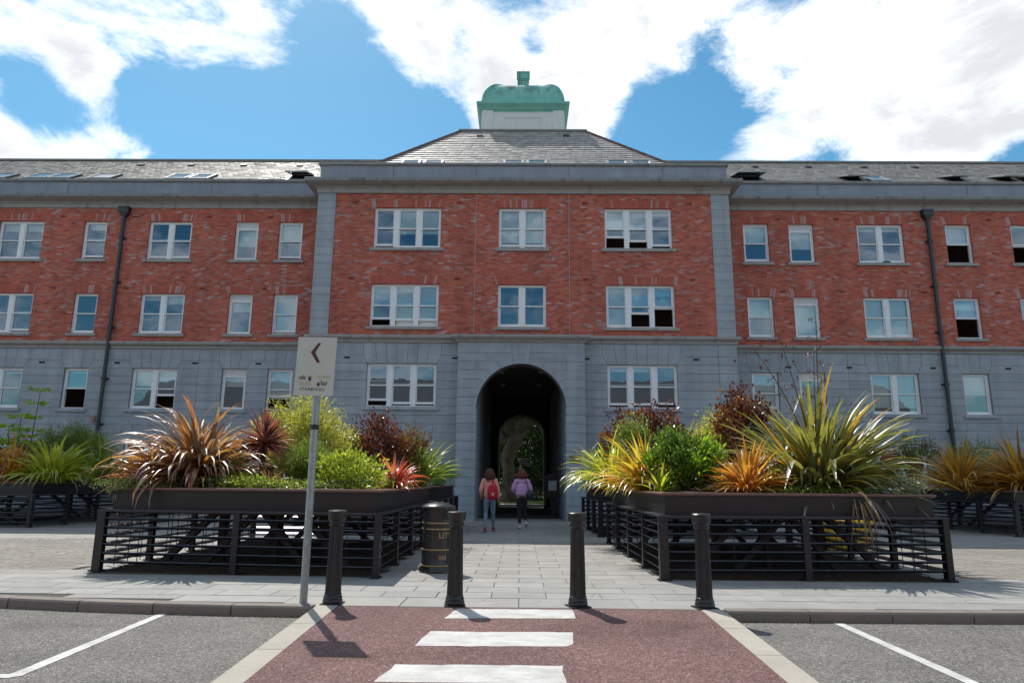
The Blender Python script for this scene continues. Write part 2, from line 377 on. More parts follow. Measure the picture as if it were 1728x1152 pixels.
M['moss'] = mat_leaf('kerb_moss', [(.10,.11,.03),(.16,.14,.04),(.07,.09,.025)], .2, .6, 'isl')

def mat_copper():
    m, nt, b = newmat('verdigris_copper'); p = pos(nt)
    c = ramp(nt, noise(nt, 1.5, 5, .6, p), [(.3,(.17,.46,.39)),(.7,(.25,.56,.48))])
    f = ramp(nt, noise(nt, 1, 5, .7, pos(nt, (2.6,2.6,.6))), [(.47,(0,0,0)),(.60,(.9,.9,.9))])
    z = N(nt, 'ShaderNodeSeparateXYZ'); nt.links.new(p, z.inputs[0])
    zz = N(nt, 'ShaderNodeMapRange'); zz.inputs[1].default_value = 20.4; zz.inputs[2].default_value = 21.3; nt.links.new(z.outputs[2], zz.inputs[0])
    c = mix_c(nt, math_n(nt, 'MULTIPLY', f, zz.outputs[0]), c, (.10,.13,.11))
    nt.links.new(c, b.inputs['Base Color']); b.inputs['Roughness'].default_value = .62; return m
M['copper'] = mat_copper()
def mat_slate():
    m, nt, b = newmat('roof_slate'); p = pos(nt)
    c = ramp(nt, island(nt), [(0,(.32,.30,.29)),(.4,(.37,.345,.33)),(.75,(.41,.38,.36)),(1,(.45,.41,.39))])
    c = mix_c(nt, 1.0, c, ramp(nt, noise(nt, 3, 5, .7, p), [(.3,(.8,.8,.8)),(.7,(1.15,1.13,1.1))]), 'MULTIPLY')
    nt.links.new(c, b.inputs['Base Color']); b.inputs['Roughness'].default_value = .55; b.inputs['Specular IOR Level'].default_value = .35
    bump(nt, b, noise(nt, 12, 4, .6, p), .35, .01); return m
M['slate'] = mat_slate()
def mat_paint_line():
    m, nt, b = newmat('worn_white_line'); p = pos(nt)
    c = ramp(nt, noise(nt, 3, 6, .7, p), [(.3,(.44,.425,.40)),(.6,(.60,.59,.565))])
    f = ramp(nt, noise(nt, 45, 4, .8, p), [(.60,(0,0,0)),(.74,(1,1,1))])
    f2 = ramp(nt, noise(nt, 2.6, 8, .8, pos(nt, (1, 3, 1))), [(.48,(.0,.0,.0)),(.62,(.9,.9,.9))])
    c = mix_c(nt, math_n(nt, 'MULTIPLY', f, .75), c, (.30,.26,.25)); c = mix_c(nt, math_n(nt, 'MULTIPLY', f2, .5), c, (.30,.26,.25))
    nt.links.new(c, b.inputs['Base Color']); b.inputs['Roughness'].default_value = .75
    bump(nt, b, noise(nt, 80, 3, .7, p), .35, .004); return m
M['line'] = mat_paint_line()

# ================================================================== GROUND
gm = simple('far_ground', (.12,.115,.10), .95, var=.2, nscale=.2)
MB().box(-600, 600, -600, 600, -.6, -.16, skip='b').build('ground', gm, kind='structure')
def front_y(x):      # line of the kerb in front of the paved square
    if x < -2.3: return 8.22+.024*(x+2.3)**2
    if x > 2.3: return 8.22+.006*(x-2.3)**2
    return 8.22
xs = [-34+i*.5 for i in range(137)]
# asphalt road, in front of the kerb
mb = MB(); pr = [(x, front_y(x)-.06) for x in xs]
mb.slab([(-60,-34), (60,-34), (60, pr[-1][1])]+pr[::-1]+[(-60, pr[0][1])], -.15, -.11).build('road', M['asphalt'], kind='structure')
# paved square: base sheet (the joints), slabs laid on it
xs2 = [x for x in xs if abs(x) > 2.2]
base_poly = [(x, front_y(x)+.02) for x in xs]+[(36, 16), (36, 41.3), (-36, 41.3), (-36, 41)]
pave = MB().slab(base_poly, -.14, -.012).build('pavement', M['joint'], kind='structure')
g_ = .006
rows_y = [8.24, 8.86]+[8.86+.445*i for i in range(1, 42)]
slab_stuff = MB(); nsl = 0
cache = {}
def in_bed(x, y):
    for px0, px1, py0, py1 in ((-6.3,-2.2,10.7,16.7),(2.2,6.3,10.7,16.7),(-6.2,-2.2,18.6,22.6),(2.2,6.2,18.6,22.6)):
        if px0 < x < px1 and py0 < y < py1: return True
    return False
for ri in range(len(rows_y)-1):
    y0, y1 = rows_y[ri]+g_, rows_y[ri+1]-g_
    wd = 1.36 if ri == 0 else .68
    sh_ = 0 if ri % 2 == 0 else .34
    k = int(16/wd)
    for i in range(-k, k+1):
        x0, x1 = i*wd+sh_+g_*.6, (i+1)*wd+sh_-g_*.6
        cx = (x0+x1)/2
        if y0 < max(front_y(x0), front_y(x1))+.12 and abs(cx) > 2.2:
            yy = max(front_y(x0), front_y(x1))+.13
            if yy > y1-.1: continue
        else: yy = y0
        if in_bed(cx, (y0+y1)/2): continue
        if abs(cx) > 6.9 and 11.0+.15*abs(cx-7)*0 < (y0+y1)/2 < 16.6: continue
        dz = R.uniform(-.0015, .0015)
        if nsl < 298 and (abs(cx) < 2.9+ (2.6 if ri < 4 else 0) + (3 if ri < 3 else 0)) and y1 < 19.5:
            key = (round(x1-x0,3), round(y1-yy,3))
            if key not in cache:
                b_ = .005; W_, D_ = (x1-x0)/2, (y1-yy)/2
                q = MB(); q.add([(-W_,-D_,-.006),(W_,-D_,-.006),(W_,D_,-.006),(-W_,D_,-.006),(-W_+b_,-D_+b_,0),(W_-b_,-D_+b_,0),(W_-b_,D_-b_,0),(-W_+b_,D_-b_,0),(-W_,-D_,-.03),(W_,-D_,-.03),(W_,D_,-.03),(-W_,D_,-.03)],
                                [(4,5,6,7),(0,1,5,4),(1,2,6,5),(2,3,7,6),(3,0,4,7),(8,9,1,0),(9,10,2,1),(10,11,3,2),(11,8,0,3)])
                me = q.mesh('paving_slab'); me.materials.append(M['paving']); cache[key] = me
            o = bpy.data.objects.new('paving_slab', cache[key]); COL.objects.link(o); o.parent = pave; o.location = (cx, (yy+y1)/2, dz); nsl += 1
        else:
            slab_stuff.box(x0, x1, yy, y1, -.03, dz, skip='b')
slab_stuff.build('paving_slab', M['paving'], pave, kind='stuff')
# cobbled patches beside the planters, laid in arcs
def mat_cobble():
    m, nt, b = newmat('worn_cobble'); p = pos(nt)
    c = ramp(nt, island(nt), [(0,(.255,.235,.21)),(.5,(.275,.255,.228)),(1,(.295,.272,.245))])
    c = mix_c(nt, 1.0, c, ramp(nt, noise(nt, .7, 6, .7, p), [(.3,(.78,.76,.74)),(.7,(1.1,1.1,1.08))]), 'MULTIPLY')
    nt.links.new(c, b.inputs['Base Color']); b.inputs['Roughness'].default_value = .9; return m
M['cobble'] = mat_cobble()
for s in (-1, 1):
    mb = MB(); rr_ = 0
    for j in range(46):
        y = 11.05+j*.12
        xo = 6.95+ .0*j
        x = xo
        while x < 16.5:
            wv = .20*R.uniform(.85, 1.15)
            yc = y + .45*sin((x-7)*.55) - .2
            if 10.95 < yc < 16.6:
                a, b_ = s*x, s*(x+wv-.005)
                y2 = y + .45*sin((x+wv-7)*.55) - .2
                lo, hi = (a, b_) if a < b_ else (b_, a)
                ya, yb = (yc, y2) if a < b_ else (y2, yc)
                z = R.uniform(-.002, .003)
                mb.add([(lo,ya,z),(hi,yb,z),(hi,yb+.117,z),(lo,ya+.117,z),(lo,ya,-.02),(hi,yb,-.02),(hi,yb+.108,-.02),(lo,ya+.108,-.02)], [(0,1,2,3),(4,5,1,0),(5,6,2,1),(6,7,3,2),(7,4,0,3)])
            x += wv
    mb.build('cobble_patch', M['cobble'], pave, kind='stuff')
# soil beds below the planters
for poly in ([(-2.2,10.6),(-6.35,11.05),(-6.3,16.85),(-2.2,16.7)], [(2.2,10.65),(6.3,10.9),(6.3,16.85),(2.2,16.7)], [(-2.2,18.6),(-6.2,18.7),(-6.2,22.6),(-2.1,22.5)], [(2.2,18.6),(6.2,18.7),(6.2,22.6),(2.1,22.5)]):
    MB().slab(poly, -.02, .008).build('soil_bed', M['soil'], kind='structure')
# loose dirt and dead leaves on the soil
mb = MB()
for i in range(2600):
    s = R.choice((-1, 1)); x = s*R.uniform(2.15, 6.35); y = R.choice((10.72, 11, 12))+abs(R.gauss(0, 1.6)); a = R.uniform(0, 6.28); l = R.uniform(.015, .045)
    if y > 16.6: continue
    if y < (10.62+.06*(abs(x)-2)): continue
    z = .012+R.uniform(0, .02); d = Vector((cos(a), sin(a), R.uniform(-.3,.5)))*l; e_ = Vector((-sin(a), cos(a), R.uniform(-.3,.3)))*l*.5; c_ = Vector((x, y, z))
    mb.add([c_-d, c_-e_, c_+d, c_+e_], [(0,1,2,3)])
for i in range(220):
    x = R.uniform(-7, 7); y = R.choice((8.4+abs(R.gauss(0,.5)), R.uniform(8.4, 17))); a = R.uniform(0, 6.28); l = R.uniform(.008, .02)
    c_ = Vector((x, y, .004)); d = Vector((cos(a), sin(a), .15))*l; e_ = Vector((-sin(a), cos(a), .1))*l*.5; mb.add([c_-d, c_-e_, c_+d, c_+e_], [(0,1,2,3)])
mb.build('leaf_litter', mat_leaf('dead_leaf', [(.14,.075,.03),(.20,.13,.06),(.09,.05,.025)], .1, .6, 'isl'), kind='stuff')

# kerbs: stones along the curve on both sides
kerb = thing('kerb', None, None, (0,0,0)); kerb['kind'] = 'structure'
def kerb_run(x0, x1, step):
    x = x0
    while (x < x1) if step > 0 else (x > x1):
        xa, xb = x, x+step; g = .006 if step > 0 else -.006
        a = (xa+g, front_y(xa)); b_ = (xb-g, front_y(xb))
        q = MB(); zt = .004
        pts = []
        A = Vector((a[0], a[1], 0)); B = Vector((b_[0], b_[1], 0)); d = (B-A).normalized(); n_ = Vector((-d.y, d.x, 0)) if step > 0 else Vector((d.y, -d.x, 0))
        sec = [(-.075,-.15),(-.07,-.02),(-.055,zt-.004),(-.045,zt),(.10,zt),(.10,-.05)]
        vs = [P_+n_*o_+Vector((0,0,z_)) for P_ in (A, B) for o_, z_ in sec]; m_ = len(sec)
        q.add(vs, [(j, j+1, m_+j+1, m_+j) for j in range(m_-1)]+[tuple(range(m_)), tuple(range(2*m_-1, m_-1, -1))])
        q.build('kerb_stone', M['kerb'], kerb)
        x = xb
kerb_run(-2.32, -18, -.915); kerb_run(2.32, 20, .915)
# red ramp of the crossing
def rz_(y): return max(-.104, -(8.24-y)*.0333)
mb = MB()
ys = [8.225, 4.93, -30]
for a, b_ in zip(ys[:-1], ys[1:]):
    mb.add([(-2.06,b_,rz_(b_)),(2.06,b_,rz_(b_)),(2.06,a,rz_(a)),(-2.06,a,rz_(a))], [(0,1,2,3)])
mb.build('crossing_ramp', M['red_asphalt'], kind='structure')
cband = thing('concrete_edging', None, None); cband['kind'] = 'structure'
for s in (-1, 1):
    y = 8.30
    while y > -2:
        a, b_ = y-.005, y-.94
        q = MB(); x0, x1 = s*2.045, s*2.285
        if s < 0: x0, x1 = x1, x0
        q.add([(x0,b_,rz_(b_)+.006),(x1,b_,rz_(b_)+.006),(x1,a,rz_(a)+.006),(x0,a,rz_(a)+.006),(x0,b_,-.14),(x1,b_,-.14),(x1,a,-.14),(x0,a,-.14)], [(0,1,2,3),(0,4,5,1),(1,5,6,2),(2,6,7,3),(3,7,4,0)])
        q.build('edging_slab', M['band'], cband); y -= .945
def painted(poly, zf, name='road_marking', seg=.12, amp=.012):
    pts = []
    n = len(poly)
    for i in range(n):
        a, b_ = Vector(poly[i]), Vector(poly[(i+1)%n]); L = (b_-a).length; k = max(1, int(L/seg))
        for j in range(k):
            p = a+(b_-a)*j/k; pts.append((p.x+R.uniform(-amp,amp), p.y+R.uniform(-amp,amp)))
    mb = MB(); mb.add([(x,y,zf(y)) for x,y in pts], [tuple(range(len(pts)))])
    return mb.build(name, M['line'], kind='structure')
zr = lambda y: rz_(y)+.005
painted([(-.77,7.66),(.60,7.71),(.59,8.13),(-.68,8.12)], zr)
painted([(-.93,6.57),(.44,6.62),(.50,6.70),(.52,7.13),(-.86,7.10)], zr)
painted([(-1.13,5.42),(.30,5.42),(.355,5.55),(.36,6.03),(-1.00,6.02)], zr)
painted([(-1.2,3.7),(.3,3.7),(.3,4.6),(-1.1,4.6)], zr)
zq = lambda y: -.106
painted([(-4.08,8.30),(-3.98,8.30),(-3.84,5.70),(-3.90,5.64),(-6.4,5.5),(-6.4,5.60),(-3.96,5.74)], zq, amp=.004)
painted([(3.47,8.12),(3.58,8.12),(3.59,3.2),(3.48,3.2)], zq, amp=.004)
painted([(7.9,8.1),(8.0,8.1),(8.0,3.2),(7.9,3.2)], zq, amp=.004); painted([(-8.6,8.6),(-8.5,8.6),(-8.3,5.6),(-8.4,5.6)], zq, amp=.004)
# moss and weeds in the kerb gutters and along edging joints
mb = MB()
def tuft(x, y, z, l):
    a = R.uniform(0, 6.28); d = Vector((cos(a)*.5, sin(a)*.5, R.uniform(.2,1)))*l; e_ = Vector((-sin(a), cos(a), 0))*l*.22; c_ = Vector((x, y, z))
    mb.add([c_-e_, c_+e_, c_+d], [(0,1,2)])
for i in range(1500):
    if R.random() < .5: x = -2.4-abs(R.gauss(0, 1.1)); 
    else: x = 2.4+abs(R.gauss(0, 1.2))
    tuft(x, front_y(x)-.09-abs(R.gauss(0, .03)), -.108, R.uniform(.008, .024))
for i in range(500):
    s = R.choice((-1,1)); y = R.uniform(4.5, 8.2); tuft(s*2.045+R.gauss(0,.006), y, rz_(y), R.uniform(.005, .012))
for i in range(900):
    s = R.choice((-1,1)); y = R.uniform(10.6, 16.8); tuft(s*2.12+R.gauss(0,.02), y, 0, R.uniform(.01, .03))
mb.build('gutter_weed', M['moss'], kind='stuff')

# ================================================================== BUILDING
D0, D1, D2 = 25.2, 25.6, 27.2
bld = thing('college_building', 'long three-storey red brick block with grey stone ground floor, central arch and green-topped roof turret', 'building')
ZL = [5.70-.322*k for k in range(0, 18)]          # horizontal joints below the window heads
def inset(poly, d):
    n = len(poly)
    ar = sum(poly[i][0]*poly[(i+1)%n][1]-poly[(i+1)%n][0]*poly[i][1] for i in range(n))
    if ar < 0: poly = poly[::-1]
    out = []
    for i in range(n):
        a, b_, c = Vector(poly[i-1]), Vector(poly[i]), Vector(poly[(i+1)%n])
        e1, e2 = (b_-a).normalized(), (c-b_).normalized(); n1_, n2_ = Vector((-e1.y, e1.x)), Vector((-e2.y, e2.x))
        k = 1+n1_.dot(n2_); k = max(k, .3)
        p = b_+(n1_+n2_)/k*d; out.append((p.x, p.y))
    return out
def holed_wall(mb, x0, x1, z0, z1, y, holes, reveal=.3):
    X = sorted(set([x0, x1]+[h[0] for h in holes]+[h[1] for h in holes])); Z = sorted(set([z0, z1]+[h[2] for h in holes]+[h[3] for h in holes]))
    X = [v for v in X if x0 <= v <= x1]; Z = [v for v in Z if z0 <= v <= z1]
    for i in range(len(X)-1):
        for j in range(len(Z)-1):
            cx, cz = (X[i]+X[i+1])/2, (Z[j]+Z[j+1])/2
            if any(h[0] < cx < h[1] and h[2] < cz < h[3] for h in holes): continue
            mb.add([(X[i],y,Z[j]),(X[i+1],y,Z[j]),(X[i+1],y,Z[j+1]),(X[i],y,Z[j+1])], [(0,1,2,3)])
    for a, b_, c, d in holes:
        if b_ <= x0 or a >= x1: continue
        y2 = y+reveal
        mb.add([(a,y,c),(b_,y,c),(b_,y,d),(a,y,d),(a,y2,c),(b_,y2,c),(b_,y2,d),(a,y2,d)], [(0,4,5,1),(1,5,6,2),(2,6,7,3),(3,7,4,0)])
# windows: x0, x1, row -> z range; each light: (sash raised, blind drawn)
RZ = {'T': (10.25, 11.92), 'M': (7.12, 8.80), 'G': (4.06, 5.70), 'B': (1.14, 2.802)}
WIN = []
def win(x0, x1, row, lights, plane, vent=False): WIN.append((x0, x1)+RZ[row]+(lights, plane, vent, row))
C_ = 'c'
win(-5.77,-3.15,'T',[(.05,0),(0,.62),(0,.62)],D1); win(-.88,.97,'T',[(.04,.85),(.04,.85)],D1); win(3.26,5.88,'T',[(.28,.5),(.18,.45),(.07,.1)],D1)
win(-5.77,-3.15,'M',[(.16,.3),(.13,1),(.13,1)],D1); win(-.88,.97,'M',[(0,0),(0,0)],D1); win(3.26,5.88,'M',[(0,1),(.32,.45),(.45,.2)],D1)
win(-5.77,-3.15,'G',[(.12,.05),(.04,0),(.04,0)],D1); win(3.26,5.88,'G',[(.05,.1),(.05,.1),(.07,0)],D1)
win(-5.2,-3.4,'B',[(0,0),(0,0)],D1); win(3.5,5.3,'B',[(0,0),(0,.4)],D1)
LW = {'A': (-21.9,-20.0), 'B': (-18.31,-17.34), 'C': (-15.56,-13.75), 'D': (-11.93,-10.96), 'E': (-10.10,-9.11)}
RW = {'F': (9.18,10.22), 'G': (11.05,12.07), 'H': (13.86,15.75), 'I': (17.48,18.52), 'J': (20.15,22.05)}
st = {'AT':[(0,.2),(0,.2)],'AM':[(0,0),(.04,0)],'AG':[(0,0),(0,.1)],'BT':[(.05,.15)],'BM':[(0,0)],'BG':[(.5,.08)],'CT':[(.04,0),(.04,0)],'CM':[(0,.1),(0,.2)],'CG':[(0,.4),(.32,.2)],
      'ET':[(.05,.5)],'EM':[(.04,1)],'EG':[(.3,.75)],'FT':[(.03,.5)],'FM':[(0,.5)],'FG':[(.1,1)],'HT':[(0,.1),(0,.1)],'HM':[(0,1),(.02,1)],'HG':[(0,.86),(0,.86)],'IT':[(.52,0)],'IM':[(.5,.25)],'IG':[(0,.55)],
      'JT':[(.45,.1),(0,.3)],'JM':[(0,.5),(0,0)],'JG':[(0,.5),(0,.5)]}
for dct in (LW, RW):
    for k_, (a, b_) in dct.items():
        for row in 'TMGB':
            vent = (k_ == 'D') or (k_ == 'G')
            if row == 'B': ls = [(0,.1)]*(2 if b_-a > 1.3 else 1)
            else: ls = [(0, .55 if row == 'T' else (.95 if k_ == 'G' else .3))] if vent else st.get(k_+row, [(0,0)])
            win(a, b_, row, ls, D2, vent and row != 'B')
for a in (-28.6, -25.2, 24.2, 27.6):
    for row in 'TMG': win(a, a+1.0, row, [(0,.3)], D2)
cH = [w_[:4] for w_ in WIN if w_[5] == D1]; wH = [w_[:4] for w_ in WIN if w_[5] == D2]
ZB, ZS0, ZS1, ZT = -.3, 6.50, 6.78, 12.50
# backing walls: stone joints below, brick above
SWALL = {}
for key_, x0, x1, yw, hs_ in (('cl', -8.02, -2.30, D1, cH), ('cr', 2.36, 8.12, D1, cH), ('wl', -31, -8.02, D2, wH), ('wr', 8.12, 31, D2, wH)):
    mb = MB(); holed_wall(mb, x0, x1, ZB, ZS1, yw+.03, [h for h in hs_ if h[3] < 6.6])
    if key_ == 'cl': mb.add([(-2.3,D1+.03,ZS0),(2.36,D1+.03,ZS0),(2.36,D1+.03,ZS1),(-2.3,D1+.03,ZS1)], [(0,1,2,3)])
    SWALL[key_] = mb.build('stone_wall', M['stone_dark'], bld)
stone_wall = SWALL['cl']
for x0, x1, yw, hs_ in ((-31, -8.03, D2, wH), (8.13, 31, D2, wH), (-7.34, 7.44, D1, cH)):
    mb = MB(); holed_wall(mb, x0, x1, ZS1, ZT, yw, [h for h in hs_ if h[2] > 6.6])
    brick_wall = mb.build('brick_wall', M['brick'], bld)
mb = MB()      # movement joints
for x in (-1.78, 1.87): mb.box(x-.012, x+.012, D1-.004, D1+.01, ZS1, ZT)
mb.build('movement_joint', simple('joint_sealant', (.34,.31,.33), .8), brick_wall)
# side returns of the central block and the corner pilasters' backing
mb = MB(); mb.box(-8.03, -7.34, D1+.02, D2+.2, ZB, 13.0); mb.box(7.44, 8.13, D1+.02, D2+.2, ZS1, 13.0); mb.box(8.0, 8.13, D1+.05, D2+.2, ZB, ZS1)
mb.build('block_return', M['stone_dark'], bld)
nst = [0]; st_stuff = MB()
def stone(poly, yf, t=.03, big=True, parent=None):
    p = inset(poly, .006)
    if not big or nst[0] >= 297: st_stuff.prism(p, yf, yf+t); return
    MB().prism(p, yf, yf+t).build('stone', M['stone'], parent or stone_wall); nst[0] += 1
def courses(xa, xb, yf, holes, zmin_big, cuts=(), seed=0, xbig=21, wl=None):
    rr2 = random.Random(seed)
    VW = .17
    for k in range(-1, 18):
        if k == -1: zh, zl = ZS0, 6.022
        elif k == 0: zh, zl = 6.022, 5.70
        else: zh, zl = ZL[k-1], ZL[k]
        zc = (zh+zl)/2
        blk = []      # blocked x-intervals: (x0 bottom, x0 top, x1 bottom, x1 top)
        for a, b_, c, d in holes:
            if c-.13 < zc < d and not (c-.13 < zc < c and zh-c > .2): blk.append((a, a, b_, b_))
            elif c-.13 < zc < d: blk.append((a, a, b_, b_))
            elif d-.01 < zl+.01 and zl < d+.02: blk.append((a, a-VW, b_, b_+VW))       # first voussoir course
            elif d+.30 < zl < d+.34: blk.append((a-VW, a-VW, b_+VW, b_+VW))
        blk.sort(); xs_ = []
        cur = (xa, xa)
        for q in blk:
            if q[0] > cur[0]+.05: xs_.append((cur, (q[0], q[1])))
            cur = (q[2], q[3])
        if xb > cur[0]+.05: xs_.append((cur, (xb, xb)))
        for (l0, l1), (r0_, r1_) in xs_:
            cs = [c_ for c_ in cuts if l0+.2 < c_ < r0_-.2]
            L_ = r0_-l0
            if L_ > 2.6 and (k == -1 or rr2.random() < .8) : cs.append(l0+L_*rr2.uniform(.3, .7))
            cs = sorted(cs); e = [(l0, l1)]+[(c_, c_) for c_ in cs]+[(r0_, r1_)]
            for (p0, p1), (q0, q1) in zip(e[:-1], e[1:]):
                if q0-p0 < .03: continue
                mid = (p0+q0)/2
                stone([(p0,zl),(q0,zl),(q1,zh),(p1,zh)], yf, big=(zl > zmin_big and abs(mid) < xbig), parent=wl)
    for a, b_, c, d in holes:      # fan of voussoirs over each window
        n_ = 3 if b_-a < 1.3 else (5 if b_-a < 2.2 else 7)
        zt = ZS0 if d > 4 else d+.644
        for i in range(n_):
            b0, b1 = a+(b_-a)*i/n_, a+(b_-a)*(i+1)/n_
            T0, T1 = a-VW+(b_-a+2*VW)*i/n_, a-VW+(b_-a+2*VW)*(i+1)/n_
            poly = [(b0,d),(b1,d),(T1,zt),(T0,zt)]
            if i == 0: poly = [(b0,d),(b1,d),(T1,zt),(T0,zt),(T0,d+.322)]
            if i == n_-1: poly = [(b0,d),(b1,d),(T1,d+.322),(T1,zt),(T0,zt)]
            stone(poly, yf, big=(d > 4 and abs(a) < xbig), parent=wl)
G_ = lambda hs: [h for h in hs if h[3] < 6.6]
courses(-8.04, -2.30, D1, [h for h in G_(cH) if h[0] < 0], 2.0, (-7.33,), 3, wl=SWALL['cl'])
courses(2.36, 8.14, D1, [h for h in G_(cH) if h[0] > 0], 2.0, (7.43,), 4, wl=SWALL['cr'])
courses(-31, -8.05, D2, [h for h in G_(wH) if h[0] < 0], 2.9, (-16.6, -12.9), 5, 20.6, SWALL['wl'])
courses(8.15, 31, D2, [h for h in G_(wH) if h[0] > 0], 2.9, (13.0, 16.72), 6, 20.6, SWALL['wr'])
# arch block: stepped stones round the opening
AX, AR, AS = .035, 1.635, 4.01
ax0, ax1 = -2.33, 2.39
def ap(ang): return (AX+AR*sin(ang), AS+AR*cos(ang))
jt = [(6.05, .172, .172, None), (5.73, .462, .55, .80), (5.41, .755, .84, 1.21), (5.07, .99, 1.05, 1.50), (4.74, 1.2, 1.22, 1.60)]   # joint z, angle where it meets the arch
def elbow(z, ang):       # radial line from the arch out to height z
    p = ap(ang); d = (sin(ang), cos(ang)); t = (z-p[1])/d[1] if d[1] > .05 else 0
    return (p[0]+d[0]*t, z)
ang = {6.05:.172, 5.73:.47, 5.41:.75, 5.07:.99, 4.74:1.17}
def arc(a0, a1, n=6): return [ap(a0+(a1-a0)*i/n) for i in range(n+1)]
arch_stones = []
Zs = [6.47, 6.05, 5.73, 5.41, 5.07, 4.74, 4.40, AS+.0]
key = [ap(-.172)]+arc(-.172, .172)[1:]+[(AX+.40, 6.47), (AX-.40, 6.47)]
arch_stones.append(key)
kx = lambda z: .28+(z-5.62)/(6.47-5.62)*.12
for s in (-1, 1):
    F = lambda p: (AX+s*(p[0]-AX), p[1])
    xo = ax0 if s < 0 else ax1
    kk = .40
    arch_stones.append([(xo,6.47),(xo,6.05),(AX+s*kx(6.05),6.05),(AX+s*kx(6.47),6.47)])
    e5 = elbow(5.73, .47); m1 = (AX+1.0)
    # course 6.05 - 5.73
    arch_stones.append([F((AX+1.28,6.05)),F((AX+1.28,5.73)),(xo,5.73),(xo,6.05)])
    arch_stones.append([F((AX+kx(6.05),6.05)),F(ap(.172))]+[F(p) for p in arc(.172,.47)[1:]]+[F((e5[0],5.73)),F((AX+1.28,5.73)),F((AX+1.28,6.05))])
    e4 = (min(elbow(5.41,.75)[0], AX+1.45), 5.41)
    arch_stones.append([F(e5),F(ap(.47))]+[F(p) for p in arc(.47,.75)[1:]]+[F(e4),F((AX+1.68,5.41)),F((AX+1.68,5.73))])
    arch_stones.append([F((AX+1.68,5.41)),(xo,5.41),(xo,5.73),F((AX+1.68,5.73))])
    e3 = (AX+1.56, 5.07)
    arch_stones.append([F(e4),F(ap(.75))]+[F(p) for p in arc(.75,.99)[1:]]+[F(e3),(xo,5.07),(xo,5.41)])
    e2 = (AX+1.64, 4.74)
    arch_stones.append([F(e3),F(ap(.99))]+[F(p) for p in arc(.99,1.17,4)[1:]]+[F(e2),(xo,4.74),(xo,5.07)])
    a6 = math.acos((4.40-AS)/AR)
    arch_stones.append([F(e2),F(ap(1.17))]+[F(p) for p in arc(1.17,a6,3)[1:]]+[(xo,4.40),(xo,4.74)])
    a7 = math.acos((4.09-AS)/AR)
    arch_stones.append([F(ap(a6))]+[F(p) for p in arc(a6,a7,3)[1:]]+[(xo,4.09),(xo,4.40)])
    zz = 4.09
    while zz > -.1:
        z2 = zz-.322; xi = AX+s*AR
        arch_stones.append([(xi,zz),(xi,z2),(xo,z2),(xo,zz)]); zz = z2
arch = MB()
# solid arch block behind the stones, cut round the opening
def arch_face(mb, x0, x1, z0, z1, y, cx, r, sp, n=24, flip=False):
    a_ = [(cx-r*cos(pi*i/n), sp+r*sin(pi*i/n)) for i in range(n+1)]
    mb.add([(x0,y,z0),(cx-r,y,z0),(cx-r,y,sp),(x0,y,sp)], [(0,1,2,3)]); mb.add([(cx+r,y,z0),(x1,y,z0),(x1,y,sp),(cx+r,y,sp)], [(0,1,2,3)])
    for (p, q) in zip(a_[:-1], a_[1:]):
        mb.add([(p[0],y,p[1]),(q[0],y,q[1]),(q[0],y,z1),(p[0],y,z1)], [(0,1,2,3)])
    mb.add([(x0,y,sp),(cx-r,y,sp),(cx-r,y,z1),(x0,y,z1)], [(0,1,2,3)]); mb.add([(cx+r,y,sp),(x1,y,sp),(x1,y,z1),(cx+r,y,z1)], [(0,1,2,3)])
arch_face(arch, ax0+.01, ax1-.01, ZB, 6.5, D0+.03, AX, AR+.01, AS)
arch.add([(ax0+.01,D0+.03,ZB),(ax0+.01,D1+.05,ZB),(ax0+.01,D1+.05,6.5),(ax0+.01,D0+.03,6.5)], [(0,1,2,3)]); arch.add([(ax1-.01,D0+.03,ZB),(ax1-.01,D1+.05,ZB),(ax1-.01,D1+.05,6.5),(ax1-.01,D0+.03,6.5)], [(0,1,2,3)])
archo = arch.build('arch_surround', M['stone_dark'], bld)
for p in arch_stones: stone(p, D0, t=.035, parent=archo)
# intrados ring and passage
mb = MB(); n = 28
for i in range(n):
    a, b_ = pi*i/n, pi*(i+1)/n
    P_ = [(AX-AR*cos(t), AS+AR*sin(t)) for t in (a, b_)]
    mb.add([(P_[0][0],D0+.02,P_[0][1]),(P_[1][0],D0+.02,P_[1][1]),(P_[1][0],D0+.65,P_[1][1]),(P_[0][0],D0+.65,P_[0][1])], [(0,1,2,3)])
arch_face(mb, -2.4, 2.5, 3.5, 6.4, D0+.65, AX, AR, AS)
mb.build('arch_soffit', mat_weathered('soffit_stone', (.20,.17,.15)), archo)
mb = MB(); jb = MB()
yy = D0+.0; seg = [D0+.01, 27.6, 30.2, 32.9, 35.5, 39]
for s in (-1, 1):
    xi = AX+s*AR
    z = 4.09; zs = [AS+1.9, 5.05, 4.73, 4.41, 4.09]
    while z > -.1: z -= .322; zs.append(z)
    for zh, zl in zip(zs[:-1], zs[1:]):
        for ya, yb in zip(seg[:-1], seg[1:]):
            if zh > 4.1 and ya < D0+.6: ya = D0+.66
            x0, x1 = (xi, xi+.05) if s > 0 else (xi-.05, xi)
            mb.box(x0, x1, ya+.008, yb-.008, zl+.008, zh-.008)
    x0, x1 = (xi+.012, xi+.2) if s > 0 else (xi-.2, xi-.012)
    jb.box(x0, x1, D0+.04, 39, ZB, 4.1); jb.box(x0, x1, D0+.67, 39, 4.1, 5.95)
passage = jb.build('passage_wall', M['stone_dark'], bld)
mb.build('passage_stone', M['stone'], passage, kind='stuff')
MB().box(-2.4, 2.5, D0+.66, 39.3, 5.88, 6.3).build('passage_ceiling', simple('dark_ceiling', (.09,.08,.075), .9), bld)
back = MB(); BR = 1.31; arch_face(back, -2.2, 2.3, ZB, 6.0, 38.4, .10, BR, 3.70)
